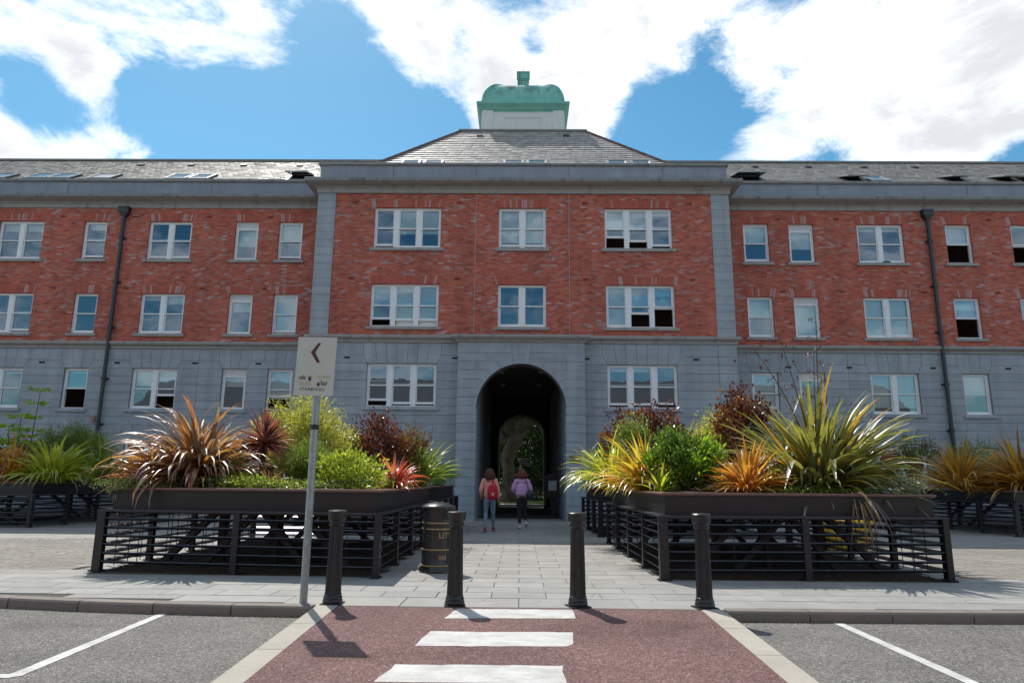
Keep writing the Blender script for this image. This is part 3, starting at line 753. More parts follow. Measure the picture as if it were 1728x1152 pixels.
for i in range(20):
    a, b_ = pi*i/20, pi*(i+1)/20; P_ = [(.10-BR*cos(t), 3.70+BR*sin(t)) for t in (a, b_)]
    back.add([(P_[0][0],38.4,P_[0][1]),(P_[1][0],38.4,P_[1][1]),(P_[1][0],41,P_[1][1]),(P_[0][0],41,P_[0][1])], [(0,1,2,3)])
back.box(.10-BR-.05, .10-BR, 38.4, 41, ZB, 3.7); back.box(.10+BR, .10+BR+.05, 38.4, 41, ZB, 3.7)
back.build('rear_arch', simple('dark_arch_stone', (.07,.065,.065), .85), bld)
for s in (-1, 1):
    x = .10+s*(BR-.10)
    q = MB().box(x-.03, x+.03, 36.9, 38.3, 0.02, 3.9); dr = q.build('gate_leaf', simple('gate_black', (.025,.025,.028), .45), bld)
    q = MB().box(x-s*.05-.02, x-s*.05+.02, 36.8, 36.9, 2.85, 3.35)
    if s > 0: q.box(x-.07-.02, x-.03, 36.8, 36.9, 1.65, 1.95)
    q.build('hinge_plate', M['galv'], dr)
lampm = simple('lamp_glass', (.5,.5,.46), .2)
for x, y in ((-.80,28.6),(.88,28.6),(-.78,32.5),(.88,32.5)):
    MB().lathe([(.12,5.88),(.12,5.84),(.085,5.81),(.0,5.805)], 14, (x,y,0)).build('ceiling_lamp', lampm, bld)
q = MB().box(AX+AR-.045, AX+AR-.02, 27.4, 28.1, .9, 2.5); q.build('wall_panel', simple('grey_panel', (.22,.24,.28), .4), bld)
pq = MB().box(1.78, 2.22, D0-.02, D0+.01, 2.06, 2.32).build('brass_plaque', simple('brass', (.25,.19,.10), .45, .4, var=.25, nscale=30), bld)
q = MB()
for i in range(9): q.box(1.83+i*.038, 1.83+i*.038+.026, D0-.024, D0-.018, 2.19, 2.25)
q.box(1.83, 2.16, D0-.024, D0-.018, 2.12, 2.135); q.build('raised_lettering', simple('dark_brass', (.10,.07,.035), .5, .3), pq)

# pilaster stones at the corners of the brick storeys
for x0, x1 in ((-8.04,-7.33),(7.43,8.14)):
    z = ZS1; k = 0
    while z < ZT-.05:
        z2 = min(z+.3178, ZT); q = MB().box(x0+.001, x1-.001, D1-.03, D1+.06, z+.007, z2-.007); q.build('pilaster_stone', M['stone'], stone_wall); z = z2
    q = MB().box(x0+.008, x1-.008, D1-.022, D1+.05, ZS1, ZT); q.build('pilaster_core', M['stone_dark'], stone_wall)
st_stuff.build('stone', M['stone'], stone_wall, kind='stuff')
# cornices and string courses
CP = [(0,12.49),(.05,12.50),(.05,12.68),(.09,12.69),(.11,12.73),(.20,12.77),(.33,12.79),(.41,12.83),(.41,12.845)]
FP = [(.39,12.835),(.45,12.845),(.455,12.97),(.43,12.99),(0,13.03)]
PP = [(-.02,13.0),(-.02,13.69)]
CAP = [(-.02,13.68),(.05,13.69),(.06,13.72),(.06,13.79),(.03,13.81),(-.30,13.82),(-.30,12.9)]
SP = [(0,6.49),(.05,6.50),(.05,6.58),(.08,6.60),(.13,6.66),(.15,6.67),(.155,6.75),(.14,6.775),(0,6.80)]
cpath = [(-8.04,D2+.1),(-8.04,D1-.03),(8.14,D1-.03),(8.14,D2+.1)]
for pa in (cpath, [(-31,D2),(-8.05,D2)], [(8.15,D2),(31,D2)]):
    o = MB().sweep(CP, pa).build('cornice', M['trim'], bld); smooth_angle(o, 30)
    MB().sweep(FP, pa).build('cornice_fascia', M['fascia'], bld)
    MB().sweep(PP, pa).build('parapet', M['parapet'], bld)
    MB().sweep(CAP, pa).build('parapet_coping', M['fascia'], bld)
for pa in ([(-8.04,D2+.05),(-8.04,D1),(-2.34,D1)], [(2.40,D1),(8.14,D1),(8.14,D2+.05)], [(-31,D2),(-8.2,D2)], [(8.3,D2),(31,D2)]):
    o = MB().sweep(SP, pa).build('string_course', M['trim'], bld); smooth_angle(o, 30)
AP = [(0,6.44),(.05,6.46),(.07,6.52),(.14,6.56),(.19,6.62),(.20,6.63),(.20,6.70),(.18,6.72),(-.40,6.76)]
o = MB().sweep(AP, [(ax0,D1+.02),(ax0,D0),(ax1,D0),(ax1,D1+.02)]).build('arch_cornice', M['trim'], bld); smooth_angle(o, 30)
q = MB()       # water marks standing in the coping joints
for x in (-5.1,-1.8,1.87,5.6): q.box(x-.006, x+.006, D1-.042, D1-.03, 13.02, 13.68)
for x in (-19.2,-13.1,12.4,18.6): q.box(x-.006, x+.006, D2-.012, D2, 13.02, 13.68)
q.build('parapet_joint', M['stone_dark'], bld)

# windows
def brick_lintel_mat():
    m, nt, b = newmat('lintel_brick')
    c = ramp(nt, rnd2(nt), [(0,(.43,.10,.068)),(.35,(.50,.118,.075)),(.62,(.45,.125,.09)),(.80,(.46,.23,.20)),(.92,(.49,.31,.30))], 'CONSTANT')
    nt.links.new(c, b.inputs['Base Color']); b.inputs['Roughness'].default_value = .85; return m
M['lintel'] = brick_lintel_mat()
DR = .10
for (x0, x1, z0, z1, lights, yf, vent, row) in WIN:
    far = abs(x0) > 23 or row == 'B'
    wnd = thing('window', None, None, ((x0+x1)/2, yf+DR, z0)); wnd.parent = bld; OFF[wnd.name] = ((x0+x1)/2, yf+DR, z0)
    y = yf+DR; n = len(lights); fw_ = .065; mw = .19
    f_ = MB(); f_.box(x0, x0+fw_, y, y+.12, z0, z1); f_.box(x1-fw_, x1, y, y+.12, z0, z1)
    f_.box(x0+fw_, x1-fw_, y+.002, y+.12, z1-.055, z1); f_.box(x0+fw_, x1-fw_, y-.012, y+.12, z0, z0+.06)
    lw = (x1-x0-2*fw_-(n-1)*mw)/n; pan = []; 
    for i, (op, bl) in enumerate(lights):
        a = x0+fw_+i*(lw+mw); b_ = a+lw
        if i: f_.box(a-mw, a, y-.01, y+.12, z0+.06, z1-.055)
        zb, zt = z0+.06, z1-.055; s_ = MB(); H_ = zt-zb
        if vent:
            zv = zt-.21
            for k in range(5): s_.box(a+.01, b_-.01, y+.02+.0, y+.06, zt-.035-k*.042, zt-.012-k*.042)
            s_.box(a, b_, y+.055, y+.07, zv, zt); s_.box(a, b_, y+.01, y+.08, zv-.03, zv)
            zt2 = zv-.03; s_.box(a, a+.045, y+.02, y+.07, zb, zt2); s_.box(b_-.045, b_, y+.02, y+.07, zb, zt2); s_.box(a+.045, b_-.045, y+.02, y+.07, zt2-.045, zt2); s_.box(a+.045, b_-.045, y+.02, y+.07, zb, zb+.055)
            pan.append((a+.045, b_-.045, y+.045, zb+.055, zt2-.045)); zt = zt2
        else:
            zm = zb+H_*.50; sw = .042
            # upper sash stands outside, lower sash slides behind it
            yu, yl = y+.02, y+.062
            s_.box(a, a+sw, yu, yu+.038, zm-.022, zt); s_.box(b_-sw, b_, yu, yu+.038, zm-.022, zt); s_.box(a+sw, b_-sw, yu, yu+.038, zt-sw, zt); s_.box(a+sw, b_-sw, yu-.004, yu+.038, zm-.022, zm+.022)
            pan.append((a+sw, b_-sw, yu+.02, zm+.022, zt-sw))
            up = op*H_; zl, zh = zb+up, zm+.02+up
            s_.box(a, a+sw, yl, yl+.038, zl, zh); s_.box(b_-sw, b_, yl, yl+.038, zl, zh); s_.box(a+sw, b_-sw, yl, yl+.038, zl, zl+.085); s_.box(a+sw, b_-sw, yl, yl+.038, zh-.045, zh)
            pan.append((a+sw, b_-sw, yl+.02, zl+.085, zh-.045))
        s_.build('sash', M['white'], wnd)
        if bl > 0:
            zbl = zt-bl*(zt-zb-.06)
            MB().box(a+.01, b_-.01, y+.17, y+.178, zbl, zt).box(a+.01, b_-.01, y+.165, y+.185, zbl-.03, zbl).build('blind', M['blind'], wnd)
    f_.build('frame', M['white'], wnd)
    for (a, b_, yp, c, d) in pan:
        MB().add([(a,yp,c),(b_,yp,c),(b_,yp,d),(a,yp,d)], [(0,1,2,3)]).build('pane', M['glass'], wnd)
    se = .13
    MB().box(x0-se, x1+se, yf-.075, yf+DR-.02, z0-.115, z0-.004).build('sill', M['trim'] if row in 'TM' else M['stone'], wnd)
    if row in 'TM' and not far:
        q = MB(); k = int((x1-x0+.16)/.077); 
        for i in range(k+1):
            t = i/k; xb_ = x0-.05+(x1-x0+.10)*t; xt_ = x0-.12+(x1-x0+.24)*t; hw = (x1-x0)/k/2-.004
            q.prism([(xb_-hw, z1+.002), (xb_+hw, z1+.002), (xt_+hw*1.05, z1+.33), (xt_-hw*1.05, z1+.33)], yf-.006, yf+.01)
        q.build('brick_lintel', M['lintel'], wnd)
# rooms behind the windows
mb = MB()
for (xa, xb, yf) in ((-7.6,-2.4,D1),(2.5,7.7,D1),(-31,-8.2,D2),(8.3,31,D2)):
    for z0, z1 in ((-.2,3.3),(3.5,6.4)):
        mb.add([(xa,yf+.3,z0),(xb,yf+.3,z0),(xb,yf+3.4,z0),(xa,yf+3.4,z0),(xa,yf+.3,z1),(xb,yf+.3,z1),(xb,yf+3.4,z1),(xa,yf+3.4,z1)], [(0,1,2,3),(4,7,6,5),(3,2,6,7),(0,3,7,4),(1,5,6,2)])
for (xa, xb, yf) in ((-7.8,7.9,D1),(-31,-8.2,D2),(8.3,31,D2)):
    for z0, z1 in ((6.6,9.5),(9.7,12.6)):
        mb.add([(xa,yf+.3,z0),(xb,yf+.3,z0),(xb,yf+3.4,z0),(xa,yf+3.4,z0),(xa,yf+.3,z1),(xb,yf+.3,z1),(xb,yf+3.4,z1),(xa,yf+3.4,z1)], [(0,1,2,3),(4,7,6,5),(3,2,6,7),(0,3,7,4),(1,5,6,2)])
for xp in (-19.2,-16.6,-12.8,-10.55,-2.1,1.0,2.2,10.6,13.0,16.7,19.4,-4.9): mb.box(xp-.06, xp+.06, D2+.3, D2+3.3, 3.4 if abs(xp) > 3 else 6.6, 12.6)
mb.build('interior', M['room'], bld)
# hidden shell: rear wall, ends
mb = MB(); mb.box(-31, .10-BR-.06, 40.6, 41, ZB, 13.4); mb.box(.10+BR+.06, 31, 40.6, 41, ZB, 13.4); mb.box(.10-BR-.06, .10+BR+.06, 40.6, 41, 5.9, 13.4)
mb.box(-31.2, -31, D2+.1, 41, ZB, 13.4); mb.box(31, 31.2, D2+.1, 41, ZB, 13.4)
mb.build('rear_wall', M['parapet'], bld)
# clay air bricks
q = MB()
for z in (12.12, 9.02):
    for x in (-6.55,-2.45,2.5,6.6): q.box(x-.11, x+.11, D1-.012, D1+.01, z-.035, z+.035)
    for x in (-19.25,-16.2,-13.05,-10.5,10.65,13.05,16.35,19.3): q.box(x-.11, x+.11, D2-.012, D2+.01, z-.035, z+.035)
q.build('air_brick', simple('air_brick_clay', (.20,.035,.025), .9), brick_wall)
q = MB()
for x in (-6.55,-2.45,2.5,6.6): q.box(x-.11, x+.11, D1-.015, D1+.01, 5.88, 5.95)
for x in (-19.25,-16.2,-13.05,-10.5,10.65,13.05,16.35,19.3): q.box(x-.11, x+.11, D2-.015, D2+.01, 5.88, 5.95)
q.build('air_vent', M['dark'], stone_wall)

# downpipes
for x in (-16.60, 16.74):
    y = D2-.12
    q = MB(); q.tube([(x,y,.2),(x,y,12.15)], .072, 12)
    for z in (1.6,3.4,5.2,7.3,9.2,11.1): q.tube([(x,y,z),(x,y,z+.12)], .09, 12); q.box(x-.15, x+.15, y+.04, D2, z+.02, z+.09)
    dp = q.build('downpipe', M['pipe'], bld, smooth=False); smooth_angle(dp)
    q = MB(); q.add([(x-.20,y-.12,12.48),(x+.20,y-.12,12.48),(x+.20,D2,12.48),(x-.20,D2,12.48),(x-.20,y-.12,12.26),(x+.20,y-.12,12.26),(x+.20,D2,12.26),(x-.20,D2,12.26),(x-.08,y-.07,12.08),(x+.08,y-.07,12.08),(x+.08,D2,12.08),(x-.08,D2,12.08)],
        [(0,3,2,1),(0,1,5,4),(1,2,6,5),(3,0,4,7),(4,5,9,8),(5,6,10,9),(7,4,8,11)]); q.box(x-.225, x+.225, y-.145, D2-.002, 12.44, 12.50)
    q.build('rainwater_hopper', M['pipe'], dp)
q = MB().box(-16.95, -16.80, D2-.06, D2, 3.55, 3.78).build('junction_box', simple('yellowed_plastic', (.30,.22,.11), .6), bld)
# cloth left on a sill, small pots on another
q = MB().lathe([(.0,0),(.14,.01),(.13,.05),(.06,.085),(0,.09)], 12, (0,0,0)); 
cl = q.build('folded_cloth', simple('teal_cloth', (.01,.14,.17), .8), None); cl.location = (14.95, D2-.0, 10.255); cl.scale = (1.3,.5,1); smooth_angle(cl, 60)
tag(cl, 'small teal cloth lying on a top-floor window sill right of the arch', 'cloth')

# ---- roofs
def slates(mb, e0, eu, ev, nrm_, rows, row_h, wfn, sw=.27, rnd=None):
    # e0 eave origin, eu along, ev up the slope (unit); wfn(v)->(u0,u1)
    for r_ in range(rows):
        v0 = r_*row_h; u0_, u1_ = wfn(v0+row_h*.5); u = u0_-(sw/2 if r_ % 2 else 0)
        while u < u1_:
            a, b_ = max(u, u0_), min(u+sw-.006, u1_); u += sw
            if b_-a < .03: continue
            t = .030+R.uniform(0, .016); vlo = v0+R.uniform(-.008, .008)
            P0 = e0+eu*a+ev*vlo+nrm_*t; P1 = e0+eu*b_+ev*vlo+nrm_*(t+R.uniform(-.002,.002)); P2 = e0+eu*b_+ev*(v0+row_h+.03)+nrm_*.004; P3 = e0+eu*a+ev*(v0+row_h+.03)+nrm_*.004
            Q0 = e0+eu*a+ev*vlo; Q1 = e0+eu*b_+ev*vlo
            mb.add([P0,P1,P2,P3,Q0,Q1], [(0,1,2,3),(4,5,1,0)])
EV, RV = Vector((0, 27.5, 13.45)), Vector((0, 34.2, 18.02))
wev = (RV-EV); WL = wev.length; wev.normalize(); wn = Vector((0,-wev.z,wev.y))
if wn.z < 0: wn = -wn
for s, xa, xb in ((-1,-31,-5.2),(1,5.3,31)):
    base = MB(); base.add([(xa,27.5,13.44),(xb,27.5,13.44),(xb,34.2,18.01),(xa,34.2,18.01),(xa,40.9,13.44),(xb,40.9,13.44)], [(0,1,2,3),(3,2,5,4)])
    rf = base.build('roof', M['dark'], bld)
    mb = MB(); slates(mb, Vector((0,27.5,13.45)), Vector((1,0,0)), wev, wn, int(WL/.30), .30, lambda v: (xa, xb))
    mb.build('slate', M['slate'], rf, kind='stuff')
    MB().beam((xa,34.2,18.06), (xb,34.2,18.06), .26, .10).build('ridge_tile', M['fascia'], rf)
    q = MB()
    for xv in ([-19.6,-14.3,-11.4,-8.6,-17.0] if s < 0 else [9.3,11.9,14.6,17.4,20.0]):
        p = Vector((xv, 32.9, 13.45+(32.9-27.5)*.682)); q.obox(p+wn*.05, Vector((.14,0,0)), wev*.12, wn*.05)
    q.build('roof_vent', M['steel'], rf)
cev = Vector((0, 4.96, 4.55)); CL = cev.length; cev.normalize(); cn = Vector((0,-cev.z,cev.y)); cn = -cn if cn.z < 0 else cn
base = MB(); A1, B1, C1, D1_ = (-6.95,25.9,13.45), (7.05,25.9,13.45), (3.09,30.86,18.0), (-2.99,30.86,18.0)
base.add([A1, B1, C1, D1_, (-6.95,41,13.45), (7.05,41,13.45), (3.09,36.1,18.0), (-2.99,36.1,18.0)], [(0,1,2,3),(0,3,7,4),(1,5,6,2),(7,6,5,4),(3,2,6,7)])
rf = base.build('roof', M['dark'], bld)
mb = MB(); slates(mb, Vector((.05,25.9,13.46)), Vector((1,0,0)), cev, cn, int(CL/.30)+1, .30, lambda v: (-7.0+3.96*v/CL, 7.0-3.96*v/CL) if v < CL else (-3.0, 3.0))
hv = Vector((3.96,0,4.55)).normalized()
slates(mb, Vector((-6.97,25.9,13.46)), Vector((0,1,0)), hv, Vector((-hv.z,0,hv.x)), 20, .30, lambda v: (4.96*v/6.03, 15-4.96*v/6.03))
hv2 = Vector((-3.96,0,4.55)).normalized()
slates(mb, Vector((7.07,25.9,13.46)), Vector((0,1,0)), hv2, Vector((hv.z,0,hv.x)), 20, .30, lambda v: (4.96*v/6.03, 15-4.96*v/6.03))
mb.build('slate', M['slate'], rf, kind='stuff')
for a, b_ in ((A1, D1_), (B1, C1)):
    a, b_ = Vector(a), Vector(b_); q = MB(); k = 17
    for i in range(k):
        p0, p1 = a+(b_-a)*i/k, a+(b_-a)*(i+.96)/k; q.beam(p0+Vector((0,0,.06)), p1+Vector((0,0,.05)), .22, .07)
    q.build('hip_tile', M['ridge'], rf)
MB().beam((-3.05,30.86,18.04), (3.15,30.86,18.04), .24, .09).build('ridge_tile', M['fascia'], rf)
q = MB()
for xv in (-2.0, 2.1): 
    p = Vector((xv, 30.2, 13.45+(30.2-25.9)*.917)); q.obox(p+cn*.05, Vector((.14,0,0)), cev*.12, cn*.05)
q.build('roof_vent', M['steel'], rf)
skg = simple('skylight_glass', (.10,.13,.15), .06, var=.1, spec=.9)
def skylight(x, wv, Y, e0, ev, nn, tilt=.0, L=1.1):
    o = thing('skylight', None, None, (x, Y, 0)); o.parent = bld
    top = Vector((x, Y, e0.z+(Y-e0.y)*ev.z/ev.y)); dn = -ev
    q = MB(); q.obox(top+dn*L/2+nn*.03, Vector((wv/2+.05,0,0)), ev*(L/2+.05), nn*.05); OFF[o.name] = (x, Y, 0)
    q.build('curb', M['steel'], o)
    d2 = (dn*cos(tilt)+nn*sin(tilt)).normalized(); n2 = (nn*cos(tilt)-dn*sin(tilt)).normalized()
    c = top+nn*.10+d2*L/2; X_ = Vector((1,0,0)); q = MB()
    for sx in (-1,1): q.obox(c+X_*sx*(wv/2), X_*.045, d2*L/2, n2*.03)
    for sy in (-1,1): q.obox(c+d2*sy*(L/2-.03), X_*(wv/2-.045), d2*.035, n2*.03)
    q.build('sash_frame', M['galv'], o)
    q = MB(); q.obox(c, X_*(wv/2-.045), d2*(L/2-.06), n2*.008); q.build('pane', skg, o)
K = 1.076/1165
for px0, px1, t in ((-6,28,0),(58,96,0),(97,135,0),(163,203,0),(291,328,0),(330,365,0),(490,528,.3),(1225,1275,.35),(1403,1440,.22),(1441,1476,.0),(1570,1607,.22),(1652,1690,.22),(1692,1728,.22)):
    Y = 30.35; xa, xb = (px0-877)*Y*K, (px1-877)*Y*K; skylight((xa+xb)/2, (xb-xa)-.14, Y, Vector((0,27.5,13.45)), wev, wn, t)
for px0, px1 in ((676,709),(713,747),(846,881),(885,920),(1018,1054),(1058,1094)):
    Y = 27.12; xa, xb = (px0-877)*Y*K, (px1-877)*Y*K; skylight((xa+xb)/2, (xb-xa)-.12, Y, Vector((0,25.9,13.46)), cev, cn, .05, .9)

# ---- turret with verdigris roof
tx0, tx1, ty0, ty1, tz0, tz1 = -2.02, 2.13, 31.95, 35.6, 17.9, 19.75
tur = MB(); tur.box(tx0+.03, tx1-.03, ty0+.03, ty1-.03, tz0, tz1+.2)
T = tur.build('turret', M['cream'], bld)
q = MB()
for xa, xb in ((tx0, tx0+.56),(tx1-.56, tx1)): q.box(xa, xb, ty0-.045, ty0+.05, tz0, tz1+.04)
for xa, xb in ((tx0-.04, tx0+.2),(tx1-.2, tx1+.04)): q.box(xa, xb, ty0+.12, ty1, tz0, tz1+.04)
q.box(tx0+.56, -.90, ty0-.004, ty0+.04, tz0, tz1+.04); q.box(1.01, tx1-.56, ty0-.004, ty0+.04, tz0, tz1+.04); q.box(-.90, 1.01, ty0-.004, ty0+.04, 19.36, tz1+.04)
q.build('turret_pilaster', M['cream'], T)
rect = [(tx0,ty1),(tx0,ty0),(tx1,ty0),(tx1,ty1)]
TP = [(-.1,19.66),(.02,19.67),(.03,19.74),(.10,19.78),(.12,19.84),(.19,19.90),(.24,19.98),(.27,20.0),(.28,20.10),(.26,20.13),(-.12,20.17)]
o = MB().sweep(TP, rect, closed=True).build('turret_cornice', M['copper'], T); smooth_angle(o, 25)
dome = [(.02,20.12),(.035,20.2)]+[(.03-(1-cos(t))*1.12, 20.2+sin(t)*1.52) for t in [i*pi/2/12 for i in range(1,13)]]+[(-1.4,21.70),(-1.9,21.6)]
q = MB().sweep([(o_-.06,z) for o_,z in dome], rect, closed=True); q.box(-.3, .42, 33.2, 34.4, 21.4, 21.7)
o = q.build('copper_dome', M['copper'], T); smooth_angle(o, 30)
q = MB()     # standing seam along the crown

for sx, xc in ((1, tx0), (-1, tx1)):
    q.tube([(xc+sx*(.06-o_), ty0+.06-o_, z) for o_, z in dome[1:-2]], .075, 8)
q.build('hip_roll', M['copper'], T, smooth=True)
q = MB(); cx_, cy_ = .06, 33.75
for (ha, za), (hb, zb) in zip([(.52,21.5),(.38,21.7),(.32,21.95),(.27,22.3),(.25,22.42)], [(.38,21.7),(.32,21.95),(.27,22.3),(.25,22.42),(.25,22.5)]):
    q.add([(cx_+i*h,cy_+j*h,z) for h,z in ((ha,za),(hb,zb)) for i,j in ((-1,-1),(1,-1),(1,1),(-1,1))], [(0,1,5,4),(1,2,6,5),(2,3,7,6),(3,0,4,7)])
q.box(cx_-.27, cx_+.27, cy_-.27, cy_+.27, 22.42, 22.50); q.box(cx_-.31, cx_+.31, cy_-.31, cy_+.31, 22.50, 22.82); q.box(cx_-.35, cx_+.35, cy_-.35, cy_+.35, 22.82, 22.90); q.tube([(cx_,cy_,22.9),(cx_,cy_,23.3)], .012, 6)
q.build('finial', M['copper'], T)

# ================================================================== PLANTERS
def lerp2(a, b, t): return (a[0]+(b[0]-a[0])*t, a[1]+(b[1]-a[1])*t)
PH, PR = .91, 1.25
def planter(label, poly, bays, group='black steel planters in front of the facade', wires=True):
    # poly: plan corners counter-clockwise; bays: number of bays on each side
    cx = sum(p[0] for p in poly)/4; cy = sum(p[1] for p in poly)/4
    t = thing('planter', label, 'planter', (cx, cy, 0), 0, group)
    n = len(poly); C3 = Vector((cx, cy))
    ins = lambda p, d: tuple(Vector(p)+(C3-Vector(p)).normalized()*d)
    w_ = MB(); slm = {}
    for i in range(n):
        a, b_ = Vector(poly[i]), Vector(poly[(i+1)%n]); k = bays[i]; d = (b_-a).normalized(); nn = Vector((-d.y, d.x))   # inward (ccw)
        L = (b_-a).length; ang = math.atan2(d.y, d.x)
        for j in range(k):
            p = a+(b_-a)*j/k
            pw = .135 if j == 0 else .10
            q = MB(); c = p+nn*.05+ (d*.05 if j == 0 else d*0)
            q.obox((c.x, c.y, PH/2-.01), (d.x*pw/2, d.y*pw/2, 0), (nn.x*.045, nn.y*.045, 0), (0,0,PH/2-.01))
            q.obox((c.x, c.y, .012), (d.x*(pw/2+.03), d.y*(pw/2+.03), 0), (nn.x*.07, nn.y*.07, 0), (0,0,.010))
            q.build('post', M['steel'], t)
            p2 = a+(b_-a)*(j+1)/k; s0, s1 = p+d*(.12 if j == 0 else .05), p2-d*(.0 if j == k-1 else .05)
            ln = (s1-s0).length
            key = (round(ln, 2),)
            if key not in slm:
                q = MB(); q.obox((0,0,0), (ln/2,0,0), (0,.042,-.018), (0,.003,.007)); me = q.mesh('slat'); me.materials.append(M['slat']); slm[key] = me
            m_ = (s0+s1)/2+nn*.055
            for r_ in range(6):
                o = bpy.data.objects.new('slat', slm[key]); COL.objects.link(o); o.parent = t
                o.location = (m_.x-cx, m_.y-cy, .135+r_*.128); o.rotation_euler = (0, 0, ang)
            if wires:
                for m2 in range(1, 4):
                    pw_ = s0+(s1-s0)*m2/4+nn*.12
                    MB().box(pw_.x-.005, pw_.x+.005, pw_.y-.005, pw_.y+.005, .05, PH-.05).build('tie_wire', M['steel'], t)
        q = MB(); m_ = (a+b_)/2+nn*.045; q.obox((m_.x, m_.y, PH-.005), (d.x*(L/2+.012), d.y*(L/2+.012), 0), (nn.x*.055, nn.y*.055, 0), (0,0,.016)); q.build('top_rail', M['slat'], t)
    bx = [ins(p, .20) for p in poly]
    # braces and legs below the trough
    for i in (0, 2):
        a, b_ = Vector(bx[i]), Vector(bx[(i+1)%n])
        for sgn, (u, v) in enumerate(((.13,.34),(.30,.50),(.70,.52),(.87,.66))):
            p, q_ = a+(b_-a)*u, a+(b_-a)*v; ctr = (C3-(a+b_)/2).normalized()*.7
            q = MB(); q.beam((p.x+ctr.x, p.y+ctr.y, .05), (q_.x+ctr.x, q_.y+ctr.y, PH-.02), .10, .10); q.build('brace', M['steel'], t)
        for u in (.28, .50, .72):
            p = a+(b_-a)*u+(C3-(a+b_)/2).normalized()*1.5; q = MB(); q.box(p.x-.055, p.x+.055, p.y-.055, p.y+.055, .0, PH-.02); q.build('leg', M['steel'], t)
    q = MB(); q.slab(bx, PH-.05, PR-.04, bottom=True); q.build('trough', M['steel'], t)
    # folded rim
    q = MB(); q.sweep([(-.03,PR-.045),(.02,PR-.045),(.045,PR-.035),(.05,PR-.015),(.04,PR),(-.10,PR+.002),(-.11,PR-.03)], bx, closed=True)
    o = q.build('rim', M['rim'], t)
    q = MB(); nx = 26; inn = [ins(p, .30) for p in poly]
    g = []
    for j in range(nx+1):
        for i in range(nx+1):
            a = lerp2(inn[0], inn[1], i/nx); b_ = lerp2(inn[3], inn[2], i/nx); p = lerp2(a, b_, j/nx); e = min(i, nx-i, j, nx-j)/6
            g.append((p[0], p[1], PR-.03+min(1, e)*.05+R.uniform(-.012, .02)))
    q.add(g, [(j*(nx+1)+i, j*(nx+1)+i+1, (j+1)*(nx+1)+i+1, (j+1)*(nx+1)+i) for j in range(nx) for i in range(nx)])
    q.build('soil', M['soil'], t); return t
PL1 = planter('low wide black planter left of the path, nearest the road, with a bronze flax', [(-6.50,10.90),(-2.03,10.44),(-2.03,16.85),(-6.42,17.05)], (2,4,2,4))
PL2 = planter('low wide black planter right of the path, nearest the road, with a huge green flax', [(2.07,10.50),(6.44,10.76),(6.42,17.0),(2.05,16.85)], (2,4,2,4))
PL3 = planter('black planter left of the path, right beside the arch', [(-6.3,18.5),(-2.05,18.43),(-1.98,22.7),(-6.25,22.8)], (2,3,2,3))
PL4 = planter('black planter right of the path, right beside the arch', [(2.06,18.43),(6.3,18.5),(6.25,22.8),(1.98,22.7)], (2,3,2,3))
PL5 = planter('black planter at the far left edge of the square', [(-20.2,19.9),(-13.72,19.82),(-13.65,26.0),(-20.2,26.0)], (4,4,3,3), wires=False)
PL6 = planter('black planter at the far right edge of the square', [(13.76,19.85),(20.4,19.9),(20.4,26.0),(13.70,26.0)], (4,3,3,4), wires=False)

# ================================================================== PLANTS
def leaf_mesh(name, L, w, a0, bend, mat, seg=8, fold=.25, kink=None, twist=0, base=.35, peak=.45, pw=1.6):
    q = MB(); p = Vector((0,0,0)); vs = []
    for i in range(seg+1):
        s = i/seg; a = a0+bend*s**pw
        if kink and s > kink[0]: a = max(a, kink[1])
        d = Vector((sin(a), 0, cos(a)))
        if i: p = p+d*L/seg
        wd = w*(base+(1-base)*min(1, s/peak)) * (1 if s < peak else max(.03, 1-((s-peak)/(1-peak))**1.7)) * .5
        nrm_ = Vector((-cos(a), 0, sin(a))); tw = twist*s
        sd_ = Vector((0,1,0))*cos(tw)+nrm_*sin(tw); up = nrm_*cos(tw)-Vector((0,1,0))*sin(tw)
        vs += [p-sd_*wd+up*wd*fold*2, p, p+sd_*wd+up*wd*fold*2]
    q.add(vs, [(i*3+j, i*3+j+1, i*3+j+4, i*3+j+3) for i in range(seg) for j in (0,1)])
    me = q.mesh(name); me.materials.append(mat); me.polygons.foreach_set('use_smooth', [True]*len(me.polygons)); return me
def strap_plant(name, label, cat, loc, n, L, w, mat, spread=1.0, tilt=(0, .9), bend=(.3,1.3), base_r=.12, group=None, kinks=.15, az=None, fold=.25, pw=1.8, stem=None, variants=9):
    t = thing(name, label, cat, loc, 0, group)
    ms = []
    for v in range(variants):
        f = v/(variants-1); a0 = tilt[0]+(tilt[1]-tilt[0])*f*spread; bd = bend[0]+(bend[1]-bend[0])*(f*.7+R.random()*.3)
        kn = (R.uniform(.5,.8), R.uniform(2.1,2.8)) if R.random() < kinks else None
        ms.append(leaf_mesh('leaf', L*(1-.12*f)*R.uniform(.92,1.05), w*R.uniform(.85,1.1), a0, bd, mat, fold=fold, twist=R.uniform(-.6,.6), kink=kn, pw=pw))
    for i in range(n):
        f = (i+.5)/n; f = f**.75; v = min(variants-1, int(f*variants)); o = bpy.data.objects.new('leaf', ms[v]); COL.objects.link(o); o.parent = t
        ang = R.uniform(0, 2*pi) if az is None else R.gauss(az[0], az[1]); rad = base_r*f*R.random()**.5
        o.location = (rad*cos(ang), rad*sin(ang), (stem or 0)+R.uniform(-.02,.02)); sc = R.uniform(.62, 1.1)
        o.scale = (sc, sc*R.uniform(.8,1.2), sc); o.rotation_euler = (R.gauss(0,.10), R.gauss(0,.10), ang)
    return t
